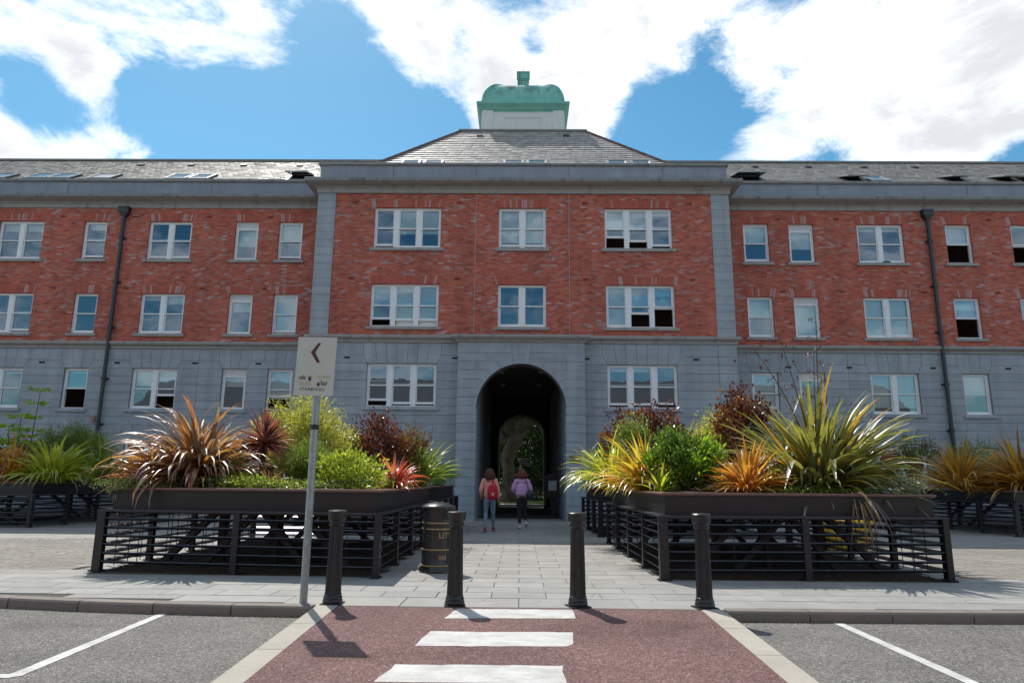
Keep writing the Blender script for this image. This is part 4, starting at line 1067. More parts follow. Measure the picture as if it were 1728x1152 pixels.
def extra_leaves(plant, n, L, w, mat, tilt, bend, base_r, pw=2.0):
    # the leaves past the first few hundred of a clump, joined
    q = MB()
    for i in range(n):
        me_L = L*R.uniform(.45, 1.05); a0 = R.uniform(*tilt); bd = R.uniform(*bend); az = R.uniform(0, 2*pi); r_ = base_r*R.random()**.5
        o_ = Vector((r_*cos(az), r_*sin(az), 0)); az += R.gauss(0,.25); e_r = Vector((cos(az), sin(az), 0)); e_t = Vector((-sin(az), cos(az), 0)); p = Vector(o_); seg = 7; vs = []
        for k in range(seg+1):
            s_ = k/seg; a = a0+bd*s_**pw; d = e_r*sin(a)+Vector((0,0,cos(a)))
            if k: p = p+d*me_L/seg
            wd = w*(.4+.6*min(1, s_/.45))*(1 if s_ < .45 else max(.03, 1-((s_-.45)/.55)**1.7))*.5; up = -e_r*cos(a)+Vector((0,0,sin(a)))
            vs += [p-e_t*wd+up*wd*.5, p, p+e_t*wd+up*wd*.5]
        q.add(vs, [(k*3+j, k*3+j+1, k*3+j+4, k*3+j+3) for k in range(seg) for j in (0,1)])
    q.build('leaf', mat, plant, world=False, smooth=True, kind='stuff')
def leafcloud(mb_v, mb_f, pts, dirs, size, aspect=.45, jit=.3):
    # builds one folded quad per point with numpy; appended to lists of arrays
    n = len(pts); l = size*NR.uniform(1-jit, 1+jit, n)[:,None]
    d = dirs/np.linalg.norm(dirs, axis=1)[:,None]
    r_ = NR.normal(size=(n,3)); s_ = np.cross(d, r_); s_ /= np.linalg.norm(s_, axis=1)[:,None]; u_ = np.cross(s_, d)
    a = pts; b = pts+d*l*.5-s_*l*aspect*.5-u_*l*.08; c = pts+d*l; e = pts+d*l*.5+s_*l*aspect*.5-u_*l*.08
    base = sum(len(x) for x in mb_v)
    v = np.stack([a,b,c,e],1).reshape(-1,3); mb_v.append(v)
    i = np.arange(n)*4+base; mb_f.append(np.stack([np.stack([i,i+1,i+2],1),np.stack([i,i+2,i+3],1)],1).reshape(-1,3))
def np_mesh(name, vs, fs, mat, parent, kind='stuff'):
    v = np.concatenate(vs).astype(np.float32); f = np.concatenate(fs).astype(np.int32)
    me = bpy.data.meshes.new(name); me.vertices.add(len(v)); me.vertices.foreach_set('co', v.ravel())
    me.loops.add(f.size); me.loops.foreach_set('vertex_index', f.ravel()); me.polygons.add(len(f))
    me.polygons.foreach_set('loop_start', np.arange(len(f), dtype=np.int32)*3); me.polygons.foreach_set('loop_total', np.full(len(f), 3, dtype=np.int32))
    me.update(calc_edges=True); me.materials.append(mat)
    o = bpy.data.objects.new(name, me); COL.objects.link(o)
    if parent: o.parent = parent
    if kind: o['kind'] = kind
    return o
def bush(name, label, cat, loc, rad, mats, n=5000, size=.05, aspect=.5, clumps=60, cs=.30, up=.4, stems=14, stemmat=None, group=None, flat=.9, droop=0, shell=.55):
    t = thing(name, label, cat, loc, 0, group); rx, ry, rz_h = rad
    C = []
    while len(C) < clumps:
        p = NR.uniform(-1, 1, 3); r_ = np.linalg.norm(p)
        if r_ > 1 or r_ < shell*NR.random(): continue
        p = p*NR.uniform(.85, 1.12); p[2] = (p[2]+1)/2*1.0
        C.append(p*np.array([rx, ry, rz_h]))
    C = np.array(C)
    mats = mats if isinstance(mats, list) else [mats]
    for mi, m_ in enumerate(mats):
        vs, fs = [], []; k = n//len(mats); idx = NR.randint(0, len(C), k)
        sel = idx % len(mats) == mi; idx = np.where(sel, idx, (idx//len(mats))*len(mats)+mi) % len(C)
        pts = C[idx]+NR.normal(size=(k,3))*np.array([rx, ry, rz_h*.6])*cs*NR.uniform(.5,1,(k,1))
        ok = pts[:,2] > .0; pts = pts[ok]
        d = (pts-np.array([0,0,rz_h*.3])); d /= (np.linalg.norm(d, axis=1)[:,None]+1e-6); d = d+NR.normal(size=d.shape)*.7; d[:,2] += up-droop
        leafcloud(vs, fs, pts, d, size, aspect); np_mesh('foliage', vs, fs, m_, t)
    if stems:
        q = MB()
        for i in range(stems):
            p = Vector(C[NR.randint(len(C))]); m = Vector((p.x*.35, p.y*.35, p.z*.5))
            q.tube([(p.x*.08, p.y*.08, -.05), m, p], [.014, .009, .004], 5)
        q.build('stem', stemmat or M['twig'], t, world=False)
    return t
def feather(name, label, cat, loc, rad, mat, stems=70, n=9000, size=.06, aspect=.16, group=None, lean=.5, droop=.3):
    # fine airy shrub: arching canes with narrow leaves along the upper part
    t = thing(name, label, cat, loc, 0, group); rx, ry, h = rad; q = MB(); P_, D_ = [], []
    for i in range(stems):
        a = NR.uniform(0, 2*pi); r_ = NR.random()**.5; H = h*(1-.45*r_*r_)*NR.uniform(.72, 1.08); e = np.array([cos(a)*r_*rx, sin(a)*r_*ry, H])
        b = np.array([e[0]*.15, e[1]*.15, 0]); m = np.array([e[0]*.55, e[1]*.55, H*.6])
        q.tube([tuple(b), tuple(m), tuple(e)], [.006,.004,.002], 4, cap=False)
        k = n//stems; s = NR.uniform(.28, 1, k)[:,None]
        c = (1-s)**2*b+2*s*(1-s)*m+s**2*e; off_ = NR.normal(size=(k,3))*.05*(1+.8*s)*np.array([1,1,.8]); P_.append(c+off_)
        d = NR.normal(size=(k,3))*.8+np.array([cos(a)*.5, sin(a)*.5, lean]); D_.append(d)
    vs, fs = [], []; leafcloud(vs, fs, np.concatenate(P_), np.concatenate(D_), size, aspect); np_mesh('foliage', vs, fs, mat, t)
    q.build('cane', M['twig'], t, world=False); return t
M['twig'] = simple('brown_twig', (.09,.065,.045), .85, var=.3, nscale=20)
mg = {}
mg['bronze'] = mat_leaf('bronze_leaf', [(.17,.085,.078),(.23,.13,.115),(.30,.19,.165),(.19,.13,.10),(.36,.17,.075),(.24,.10,.085),(.44,.23,.07),(.36,.28,.245)], .50, .42)
mg['bigflax'] = mat_leaf('green_flax_leaf', [(.15,.175,.045),(.20,.21,.055),(.13,.15,.06),(.26,.25,.07),(.19,.20,.09),(.46,.26,.035),(.17,.20,.065),(.25,.24,.14),(.20,.22,.05),(.22,.22,.08)], .48, .42)
mg['orange'] = mat_leaf('orange_flax_leaf', [(.55,.21,.04),(.46,.15,.045),(.58,.32,.055),(.38,.26,.06),(.52,.25,.06),(.34,.14,.06),(.42,.33,.12)], .5, .35)
mg['amber'] = mat_leaf('amber_flax_leaf', [(.52,.28,.04),(.42,.24,.06),(.58,.37,.06),(.36,.22,.07),(.30,.18,.08),(.50,.38,.15)], .5, .35)
mg['lime'] = mat_leaf('lime_strap_leaf', [(.32,.40,.04),(.25,.34,.04),(.42,.46,.06),(.48,.50,.10),(.20,.28,.04)], .55, .35)
mg['green'] = mat_leaf('green_strap_leaf', [(.14,.21,.04),(.19,.27,.05),(.26,.33,.07),(.11,.17,.04),(.38,.38,.10)], .5, .35)
mg['yellow'] = mat_leaf('yellow_strap_leaf', [(.45,.38,.06),(.52,.31,.05),(.36,.36,.06),(.50,.45,.10),(.50,.20,.04),(.30,.34,.06)], .55, .35)
mg['red'] = mat_leaf('red_strap_leaf', [(.46,.09,.08),(.36,.065,.07),(.55,.17,.12),(.50,.24,.17),(.27,.06,.06)], .5, .35)
mg['purple'] = mat_leaf('purple_spike_leaf', [(.18,.055,.062),(.24,.07,.07),(.30,.12,.11),(.14,.05,.06),(.36,.19,.16)], .42, .33)
ISL = lambda n, c, t=.4, r_=.4: mat_leaf(n, c, t, r_, 'isl')
mg['feather'] = ISL('feathery_leaf', [(.36,.40,.08),(.46,.47,.11),(.27,.32,.07),(.55,.52,.17)], .55)
mg['feather_green'] = ISL('feathery_green_leaf', [(.17,.26,.06),(.23,.31,.07),(.12,.19,.05)], .55)
mg['shrub'] = ISL('glossy_shrub_leaf', [(.07,.13,.028),(.10,.19,.032),(.055,.10,.025),(.17,.29,.04)], .42, .28)
mg['shrub_lit'] = ISL('sunlit_shrub_leaf', [(.22,.38,.04),(.30,.46,.05),(.17,.29,.04)], .55, .35)  # lighter copy of the shrub leaf, sunlight put into its colour
mg['lime_shrub'] = ISL('lime_shrub_leaf', [(.25,.35,.04),(.36,.44,.07),(.16,.24,.04),(.45,.48,.11)], .52, .35)
mg['smoke'] = ISL('dark_purple_leaf', [(.10,.036,.048),(.145,.047,.056),(.075,.03,.04),(.20,.065,.06)], .38, .35)
mg['smoke_red'] = ISL('red_brown_leaf', [(.20,.07,.03),(.14,.05,.035),(.26,.11,.03)], .4, .35)
mg['dark'] = ISL('dark_shrub_leaf', [(.08,.135,.04),(.11,.17,.05),(.15,.20,.07),(.06,.095,.04)], .45, .45)
mg['silver'] = ISL('silver_leaf', [(.22,.26,.20),(.30,.34,.27),(.15,.20,.14)], .35, .5)
SZ = PR-.01
# --- left front planter
strap_plant('flax_plant', 'large bronze and orange flax spilling over the left front planter', 'flax', (-5.62,12.15,SZ), 285, 1.74, .088, mg['bronze'], tilt=(.0,1.05), bend=(.7,2.1), base_r=.30, kinks=.12, pw=2.4, variants=14)
strap_plant('flax_plant', 'low orange flax at the left end of the left front planter', 'flax', (-6.12,11.75,SZ), 120, .98, .05, mg['orange'], tilt=(.4,1.2), bend=(.4,1.2), base_r=.15)
cp = strap_plant('cordyline_plant', 'purple spiky palm-like plant on a short trunk', 'palm plant', (-4.60,12.5,SZ), 210, .66, .05, mg['purple'], tilt=(.0,2.0), bend=(.05,.5), base_r=.03, stem=.78, kinks=.03, fold=.35)
MB().tube([(-4.60,12.5,SZ-.05),(-4.61,12.5,SZ+.4),(-4.60,12.5,SZ+.80)], [.055,.045,.05], 9).build('trunk', M['twig'], cp)
feather('bamboo_shrub', 'tall feathery yellow-green bamboo behind the sign post', 'bamboo', (-4.55,14.6,SZ), (1.15,.9,1.86), mg['feather'], 130, 30000, .085, .18)
feather('grass_shrub', 'soft fine green bush below the bamboo', 'shrub', (-3.75,12.4,SZ), (.45,.4,.85), mg['feather_green'], 80, 12000, .07, .10, lean=1.2)
bush('leafy_shrub', 'low lime green leafy shrub at the right corner of the left planter', 'shrub', (-2.90,11.95,SZ), (.62,.5,.58), mg['lime_shrub'], 4200, .075, .42, 50, .22)
bush('leafy_shrub', 'bushy green plant under the purple spiky plant', 'shrub', (-4.95,12.0,SZ), (.42,.4,.50), mg['lime_shrub'], 2000, .06, .45, 26, .25)
bush('smoke_bush', 'dark purple bush beside the bamboo, left of the arch', 'shrub', (-3.12,15.2,SZ), (.72,.6,1.42), [mg['smoke'], mg['smoke'], mg['smoke_red']], 5200, .075, .62, 70, .20)
bush('leafy_shrub', 'green shrub with reddish tips right of the dark purple bush', 'shrub', (-2.48,15.6,SZ), (.40,.4,1.32), [mg['dark'], mg['dark'], mg['smoke_red']], 2600, .065, .5, 40, .22)
strap_plant('cordyline_plant', 'pinkish red strap-leaved plant in the left front planter', 'cordyline', (-2.25,12.7,SZ), 110, .74, .058, mg['red'], tilt=(.1,1.1), bend=(.3,1.4), base_r=.10)
strap_plant('grass_plant', 'green strap-leaved clump at the far right corner of the left planter', 'grass plant', (-2.30,16.0,SZ), 220, 1.30, .048, mg['green'], tilt=(.02,.8), bend=(.3,1.3), base_r=.22)
strap_plant('grass_plant', 'small light green tuft at the front rim of the left planter', 'grass plant', (-4.55,11.55,SZ), 34, .34, .022, mg['lime'], tilt=(.1,1.0), bend=(.4,1.4), base_r=.06)
strap_plant('grass_plant', 'small orange and green tuft between the soft bush and the palm', 'grass plant', (-4.15,11.6,SZ), 34, .42, .025, mg['yellow'], tilt=(.1,1.0), bend=(.4,1.2), base_r=.06)
bush('ground_cover', 'dark green creeping plant trailing over the left end of the rim', 'creeper', (-6.15,11.2,SZ-.06), (.62,.28,.20), mg['dark'], 2600, .04, .4, 40, .25, stems=0)
bush('leafy_shrub', 'low mixed planting along the front rim of the left planter', 'shrub', (-3.9,11.35,SZ-.05), (1.5,.35,.24), [mg['lime_shrub'], mg['dark']], 3000, .05, .42, 60, .2, stems=0)
bush('leafy_shrub', 'low bright green cover at the right end of the left planter', 'shrub', (-2.5,13.6,SZ-.05), (.30,1.6,.32), [mg['lime_shrub'], mg['shrub_lit']], 3000, .055, .45, 60, .2, stems=0)
# --- right front planter
strap_plant('flax_plant', 'huge green and amber flax arching out of the right front planter', 'flax', (5.20,12.3,SZ), 298, 2.12, .100, mg['bigflax'], tilt=(.0,1.3), bend=(.10,1.0), base_r=.36, kinks=.12, pw=2.2, variants=14)
dry = strap_plant('dry_leaves', 'dry straw-coloured flax leaves hanging over the rim of the right planter', 'dry leaves', (5.22,11.15,SZ+.02), 26, 1.25, .024, ISL('dry_leaf', [(.30,.20,.09),(.22,.13,.06),(.36,.27,.14)], .3), tilt=(.9,1.2), bend=(1.5,2.2), base_r=.06, az=(-pi/2,.28), kinks=0, pw=.5)
strap_plant('flax_plant', 'small orange flax left of the huge green one', 'flax', (3.72,11.55,SZ), 230, .92, .045, mg['orange'], tilt=(.0,1.3), bend=(.1,.9), base_r=.14, kinks=.05)
bush('leafy_shrub', 'round glossy dark green bush in the right front planter', 'shrub', (2.86,12.3,SZ), (.60,.55,1.00), [mg['shrub'], mg['shrub'], mg['shrub_lit']], 6500, .085, .42, 70, .18, shell=.8)
strap_plant('flax_plant', 'orange and yellow flax at the left corner of the right planter', 'flax', (2.30,13.0,SZ), 210, 1.22, .055, mg['yellow'], tilt=(.05,1.05), bend=(.3,1.5), base_r=.16)
strap_plant('grass_plant', 'bright green spiky tuft before the round bush', 'grass plant', (2.36,11.9,SZ), 36, .52, .035, mg['lime'], tilt=(.0,.9), bend=(.2,1.0), base_r=.06)
strap_plant('grass_plant', 'arching lime strap-leaved clump near the arch, right of the path', 'grass plant', (2.10,15.9,SZ), 260, 1.40, .055, mg['lime'], tilt=(.05,.95), bend=(.5,1.9), base_r=.25)
feather('bamboo_shrub', 'feathery yellow-green shrub behind the round bush', 'bamboo', (4.35,15.2,SZ), (.78,.6,1.82), mg['feather'], 90, 20000, .085, .18)
bush('smoke_bush', 'dark wine-red bush touching the huge green flax', 'shrub', (4.66,14.5,SZ), (.62,.5,1.98), [mg['smoke'], mg['smoke'], mg['smoke_red']], 4200, .085, .62, 60, .16)
bush('smoke_bush', 'dark purple bush below the ground-floor window right of the arch', 'shrub', (3.02,16.5,SZ), (1.05,.5,1.95), [mg['smoke'], mg['smoke'], mg['smoke_red']], 5600, .09, .62, 80, .15)
feather('grass_shrub', 'green upright fine-leaved plant amid the dark purple bush', 'shrub', (2.60,15.9,SZ), (.42,.4,1.80), mg['feather_green'], 50, 9000, .09, .22)
bush('silver_plant', 'small silvery green plant at the right end of the right planter', 'shrub', (6.12,11.3,SZ), (.22,.2,.22), mg['silver'], 900, .05, .3, 14, .3, stems=0)
bush('leafy_shrub', 'low mixed planting along the front rim of the right planter', 'shrub', (4.6,11.35,SZ-.05), (1.5,.3,.16), [mg['dark'], mg['shrub_lit']], 2000, .045, .42, 60, .2, stems=0)
bush('leafy_shrub', 'low bright green cover along the path side of the right planter', 'shrub', (2.55,14.6,SZ-.05), (.30,1.6,.30), [mg['lime_shrub'], mg['dark']], 2600, .055, .45, 60, .2, stems=0)
fl = [o for o in COL.objects if o.name.startswith('flax_plant') and 'huge' in o.get('label', '')][0]
def isl_copy(key, name):
    src = mg[key]; m = src.copy(); m.name = name
    for n_ in m.node_tree.nodes:
        if n_.type == 'OBJECT_INFO':
            g = m.node_tree.nodes.new('ShaderNodeNewGeometry')
            for l in list(m.node_tree.links):
                if l.from_node == n_: m.node_tree.links.new(g.outputs['Random Per Island'], l.to_socket)
    return m
extra_leaves(fl, 260, 1.75, .085, isl_copy('bigflax', 'green_flax_leaf_mass'), (.25, 1.45), (.05, 1.1), .42)
bz = [o for o in COL.objects if o.name.startswith('flax_plant') and 'bronze' in o.get('label', '')][0]
extra_leaves(bz, 260, 1.45, .075, isl_copy('bronze', 'bronze_leaf_mass'), (.1, 1.3), (.6, 2.2), .40)
# flower stalks of the huge flax
bud = mat_leaf('flax_bud', [(.10,.04,.035),(.20,.07,.06),(.06,.03,.03)], .2, .5, 'isl')
for (ex, ey, ez, cv) in ((.22,.1,3.20,.06),(-.98,.0,2.52,.25),(-.48,.1,2.80,.10),(.04,-.1,2.45,-.05)):
    q = MB(); pts = []; b0 = Vector((R.uniform(-.1,.1), 0, .3))
    for i in range(9):
        s = i/8; pts.append(Vector((b0.x+(ex-b0.x)*(s**(1+cv*3)), ey*s, .3+(ez-.3)*s)))
    q.tube(pts, [.014-.009*i/8 for i in range(9)], 6, cap=False)
    vs, fs = [], []; P_, D_ = [], []
    for k in range(9):
        s = .55+.45*k/8; i = min(7, int(s*8)); p = pts[i]+(pts[i+1]-pts[i])*(s*8-i); sd_ = (-1)**k; e = p+Vector((sd_*.09*R.uniform(.6,1.3), R.uniform(-.06,.06), .05)); q.tube([p, e], [.004,.003], 4, cap=False)
        for _ in range(9): P_.append(np.array(e)+NR.normal(size=3)*.02); D_.append(np.array([sd_*.5, 0, .6])+NR.normal(size=3)*.5)
    q.build('flower_stalk', M['twig'], fl, world=False)
    leafcloud(vs, fs, np.array(P_), np.array(D_), .055, .35); np_mesh('seed_pod', vs, fs, bud, fl)
# --- planters beside the arch
bush('leafy_shrub', 'mid green shrub in the planter left of the arch', 'shrub', (-2.9,19.6,SZ), (.9,.6,.75), [mg['dark'], mg['shrub_lit']], 3000, .08, .45, 50, .2)
strap_plant('grass_plant', 'pale green strap clump in the planter left of the arch', 'grass plant', (-2.35,20.4,SZ), 70, 1.15, .045, mg['green'], tilt=(.02,.7), bend=(.3,1.2), base_r=.2)
bush('leafy_shrub', 'mid green shrub in the planter right of the arch', 'shrub', (3.1,19.6,SZ), (1.0,.6,.85), [mg['dark'], mg['smoke_red']], 3000, .08, .45, 50, .2)
feather('grass_shrub', 'wispy grass with seed heads in the planter right of the arch', 'grass plant', (2.45,20.3,SZ), (.5,.4,1.5), mg['feather_green'], 50, 3500, .08, .08, lean=1.5)
bush('leafy_shrub', 'dark shrub deep in the planter left of the arch', 'shrub', (-4.9,19.8,SZ), (1.1,.6,1.0), [mg['dark']], 2600, .08, .45, 50, .2)
bush('leafy_shrub', 'dark shrub deep in the planter right of the arch', 'shrub', (5.1,19.8,SZ), (1.0,.6,1.1), [mg['dark']], 2600, .08, .45, 50, .2)
# --- far left planter
strap_plant('grass_plant', 'bright lime strap-leaved clump in the far left planter', 'grass plant', (-13.85,20.7,SZ), 240, 1.6, .075, mg['lime'], tilt=(.05,1.05), bend=(.5,1.8), base_r=.3)
strap_plant('grass_plant', 'deep green strap-leaved clump at the right corner of the far left planter', 'grass plant', (-13.30,22.2,SZ), 200, 1.7, .07, mg['green'], tilt=(.02,.9), bend=(.4,1.4), base_r=.3)
strap_plant('flax_plant', 'orange flax at the far left edge of the photo', 'flax', (-15.2,20.9,SZ), 200, 1.6, .07, mg['orange'], tilt=(.05,1.0), bend=(.5,1.7), base_r=.3)
feather('grass_shrub', 'airy dark green bush in the far left planter', 'shrub', (-14.8,22.9,SZ), (1.45,.9,1.9), mg['feather_green'], 120, 22000, .11, .15)
t = thing('tall_shrub', 'tall thin plant with tiers of pale leaves at the far left', 'shrub', (-15.55,21.6,SZ)); q = MB(); vs, fs = [], []
for bx_, h_ in ((.35,2.85),(-.15,2.0),(-.5,1.7),(.1,1.4)):
    q.tube([(bx_*.3,0,-.1),(bx_*.8,0,h_*.5),(bx_,0,h_)], [.022,.016,.008], 6)
    z = h_
    while z > .7:
        k = 46; a = NR.uniform(0,2*pi,k); x_ = bx_*(.3+.7*z/h_); P_ = np.stack([np.full(k,x_),np.zeros(k),np.full(k,z)],1)+np.stack([np.cos(a),np.sin(a),np.zeros(k)],1)*NR.uniform(.02,.26,(k,1)); P_[:,2] += NR.normal(size=k)*.03
        leafcloud(vs, fs, P_, np.stack([np.cos(a),np.sin(a),NR.uniform(-.2,.5,k)],1), .17, .30); z -= .42
q.build('stem', M['twig'], t, world=False); np_mesh('foliage', vs, fs, mg['shrub_lit'], t)
bush('leafy_shrub', 'reddish green shrub behind the tall tiered plant', 'shrub', (-16.4,22.2,SZ), (.9,.7,1.3), [mg['dark'], mg['smoke_red']], 3000, .09, .45, 50, .2)
# --- far right planter
strap_plant('flax_plant', 'amber flax at the left corner of the far right planter', 'flax', (13.45,21.6,SZ), 220, 1.65, .085, mg['amber'], tilt=(.02,1.25), bend=(.15,1.0), base_r=.2, kinks=.08)
strap_plant('flax_plant', 'golden flax at the far right edge of the photo', 'flax', (14.85,20.9,SZ), 280, 1.95, .09, mg['amber'], tilt=(.0,1.3), bend=(.15,1.2), base_r=.25, kinks=.08)
bush('leafy_shrub', 'loose dark shrub with pale stem left of the amber flax', 'shrub', (13.75,24.4,SZ-.2), (.85,.7,2.1), [mg['dark'], mg['dark'], mg['smoke_red']], 3600, .085, .4, 70, .14)
feather('grass_shrub', 'bright green fine bush between the two amber flaxes', 'shrub', (15.2,23.4,SZ), (1.2,.8,1.65), mg['feather_green'], 70, 8000, .10, .18)
feather('grass_shrub', 'yellow-green fine bush behind the golden flax', 'shrub', (17.3,22.6,SZ), (1.4,.9,1.7), mg['feather'], 60, 6000, .10, .18)

# the inner leaves of the other clumps
for key_, frag, n_, L_, w_ in (('amber','golden flax at',160,1.5,.075), ('amber','amber flax at',120,1.3,.07), ('orange','small orange flax left',120,.75,.04), ('yellow','orange and yellow flax',120,1.0,.05), ('lime','arching lime',140,1.2,.05), ('lime','bright lime strap',160,1.4,.065), ('green','deep green strap',120,1.4,.06), ('orange','orange flax at the far left',120,1.4,.06)):
    pl_ = [o for o in COL.objects if o.type == 'EMPTY' and frag in o.get('label', '')][0]
    extra_leaves(pl_, n_, L_, w_, isl_copy(key_, key_+'_leaf_mass'), (.1, 1.2), (.4, 1.7), .28)

# ================================================================== STREET FURNITURE
def make_bollard(loc, label):
    t = thing('bollard', label, 'bollard', loc, 0, 'fluted iron bollards along the crossing')
    q = MB(); q.box(-.118, .118, -.118, .118, 0, .014); q.build('base_plate', M['cast'], t, world=False)
    q = MB(); q.lathe([(.108,.014),(.112,.026),(.112,.048),(.104,.06),(.108,.072),(.098,.10)], 40); o = q.build('foot_ring', M['cast'], t, world=False); smooth_angle(o, 35)
    q = MB(); q.lathe([(.098,.10),(.098,.115),(.092,.125),(.078,.86),(.080,.875),(.088,.88)], 32, flute=(2,3,.011), cap=True); q.build('fluted_shaft', M['cast'], t, world=False)
    q = MB(); q.lathe([(.084,.872),(.094,.88),(.094,.895),(.086,.90),(.086,.925),(.105,.945),(.107,.96),(.107,1.01),(.112,1.015),(.112,1.035),(.10,1.045),(.0,1.052)], 40, cap=False); o = q.build('cap', M['cast'], t, world=False); smooth_angle(o, 35)
    return t
bo = make_bollard((-2.14, 8.34, 0), 'black fluted bollard beside the galvanised sign post, leftmost of the four')
for (x, lab, rz__) in ((-.735,'black fluted bollard standing in front of the litter bin',.1),(.675,'black fluted bollard at the right side of the zebra stripes',.3),(2.12,'black fluted bollard in front of the right planter, rightmost of the four',.2)):
    copy_tree(bo, (x, 8.33, 0), rz__, lab)

def text_mesh(txt, size, font_w=1.0):
    c = bpy.data.curves.new('txt', 'FONT'); c.body = txt; c.size = size; c.extrude = 0; c.resolution_u = 3; c.offset = size*.012*font_w; c.space_character = 1.0+.12*(font_w == 1.1)
    o = bpy.data.objects.new('txt', c); COL.objects.link(o); bpy.context.view_layer.update()
    me = bpy.data.meshes.new_from_object(o.evaluated_get(bpy.context.evaluated_depsgraph_get()))
    bpy.data.objects.remove(o); bpy.data.curves.remove(c); return me
# litter bin
bt = thing('litter_bin', 'tall round black litter bin with gold bands left of the path', 'litter bin', (-1.29, 11.3, 0))
q = MB(); q.lathe([(.275,0),(.275,.05),(.262,.07),(.245,.09),(.243,.30)]+[(.243,.74)], 48, cap=True); o = q.build('body', M['bin'], bt, world=False); smooth_angle(o, 40)
# hood wall with openings on the camera-right and left sides
q = MB(); nseg = 60; r_ = .247
def is_open(a, z):
    for c in (radians(-48), radians(132)):
        d = (a-c+pi) % (2*pi)-pi
        if (d*r_/.105)**2+((z-.875)/.065)**2 < 1: return True
    return False
zs = [.74+i*.0133 for i in range(19)]; g = [[(r_*cos(2*pi*j/nseg), r_*sin(2*pi*j/nseg), z) for j in range(nseg)] for z in zs]
q.add([p for row in g for p in row], [(i*nseg+j, i*nseg+(j+1)%nseg, (i+1)*nseg+(j+1)%nseg, (i+1)*nseg+j) for i in range(18) for j in range(nseg) if not is_open(2*pi*(j+.5)/nseg, (zs[i]+zs[i+1])/2)])
o = q.build('hood', M['bin'], bt, world=False, smooth=True)
q = MB(); q.lathe([(.225,.74),(.225,.97)], 32, cap=True); q.build('liner', M['dark'], bt, world=False)
q = MB(); q.lathe([(.262,.955),(.275,.965),(.278,.985),(.268,.998),(.24,1.015),(.15,1.045),(.06,1.058),(0,1.06)], 48, cap=False); o = q.build('lid', M['bin'], bt, world=False); smooth_angle(o, 40)
for z in (.105,.345,.655,.745): 
    q = MB(); q.lathe([(.244,z-.012),(.253,z-.010),(.255,z),(.253,z+.010),(.244,z+.012)], 48, cap=False); q.build('gold_band', M['gold'], bt, world=False, smooth=True)
q = MB(); q.box(-.02, .02, -.262, -.244, .60, .80); o = q.build('lock_cover', M['bin'], bt, world=False); o.rotation_euler[2] = -.75
def curved_text(txt, size, rad, ang0, z, mat, parent, name='lettering'):
    me = text_mesh(txt, size, 1.6)
    for v in me.vertices:
        a = ang0+v.co.x/rad; v.co = Vector((rad*cos(a), rad*sin(a), z+v.co.y))
    me.materials.clear(); me.materials.append(mat); o = bpy.data.objects.new(name, me); COL.objects.link(o); o.parent = parent; return o
curved_text('LITTER', .115, .2465, radians(-80), .52, M['gold'], bt); curved_text('BRI', .09, .2465, radians(-79), .20, M['gold'], bt)
# sign on a galvanised post
sp = thing('sign_post', 'cream direction sign with maroon arrow on a galvanised post at the kerb', 'sign', (-2.50, 8.42, -.11))
q = MB(); q.tube([(0,0,0),(0,0,2.50)], .045, 20); o = q.build('post', M['galv'], sp, world=False); smooth_angle(o)
q = MB(); q.tube([(0,0,2.10),(0,0,2.16)], .051, 20); q.build('clamp_band', M['steel'], sp, world=False)
q = MB(); q.tube([(0,0,2.16),(0,0,2.62)], .038, 16); q.tube([(-.0,-.052,2.37),(0,-.045,2.37)], .012, 8); q.build('bracket_tube', M['galv'], sp, world=False)
pn = thing('sign_panel', None, None, (-.02,-.06,2.87)); pn.parent = sp; pn.rotation_euler = (0, .02, radians(-3))
q = MB(); q.box(-.243, .243, -.008, .008, -.362, .362); q.build('panel', M['sign'], pn, world=False)
def put(me_or_mb, name, mat, x, z, y=-.0105, sc=1):
    if isinstance(me_or_mb, MB): me = me_or_mb.mesh(name)
    else:
        me = me_or_mb
        for v in me.vertices: v.co = Vector((v.co.x, 0, v.co.y))
    me.materials.clear(); me.materials.append(mat); o = bpy.data.objects.new(name, me); COL.objects.link(o); o.parent = pn; o.location = (x, y, z); o.scale = (sc, 1, 1); return o
q = MB(); q.add([(x,0,z) for x, z in ((.052,.29),(.015,.29),(-.07,.172),(.015,.045),(.058,.045),(-.015,.172))], [(0,1,2,5),(5,2,3,4)]); put(q, 'arrow', M['maroon'], 0, 0)
put(text_mesh('cafe', .078, 1), 'lettering', M['maroon'], -.195, -.165, sc=.72); put(text_mesh('bar', .092, 1), 'lettering', M['maroon'], .085, -.235, sc=.72)
put(text_mesh('STARBUCKS', .052, 1.1), 'lettering', M['green_print'], -.172, -.302, sc=1.0)
q = MB(); q.add([(x,0,z) for x, z in ((-.022,.03),(.022,.03),(.014,-.018),(-.014,-.018))], [(0,1,2,3)]); put(q, 'cup_mark', M['maroon'], -.055, -.165)
q = MB(); q.add([(x,0,z) for x, z in ((-.02,.0),(.024,.0),(.018,.018),(.0,.026),(-.016,.018))], [(0,1,2,3,4)]); put(q, 'cup_foam', M['lime'], -.055, -.133)
q = MB(); q.add([(x,0,z) for x, z in ((-.018,-.012),(.0,-.028),(.02,-.02),(.018,.016),(.004,.028),(-.012,.015))], [(0,1,2,3,4,5)]); put(q, 'glass_mark', M['maroon'], .055, -.222)
q = MB()      # faded yellow words, too worn to read
for i, (a, h) in enumerate(((0,.05),(.014,.05),(.03,.055),(.046,.05),(.066,.05),(.082,.05),(.098,.055),(.114,.05),(.130,.04))): q.add([(a,0,0),(a+.008,0,0),(a+.008,0,h),(a,0,h)], [(0,1,2,3)])
put(q, 'faded_word', M['lime'], -.178, -.243)
q = MB()
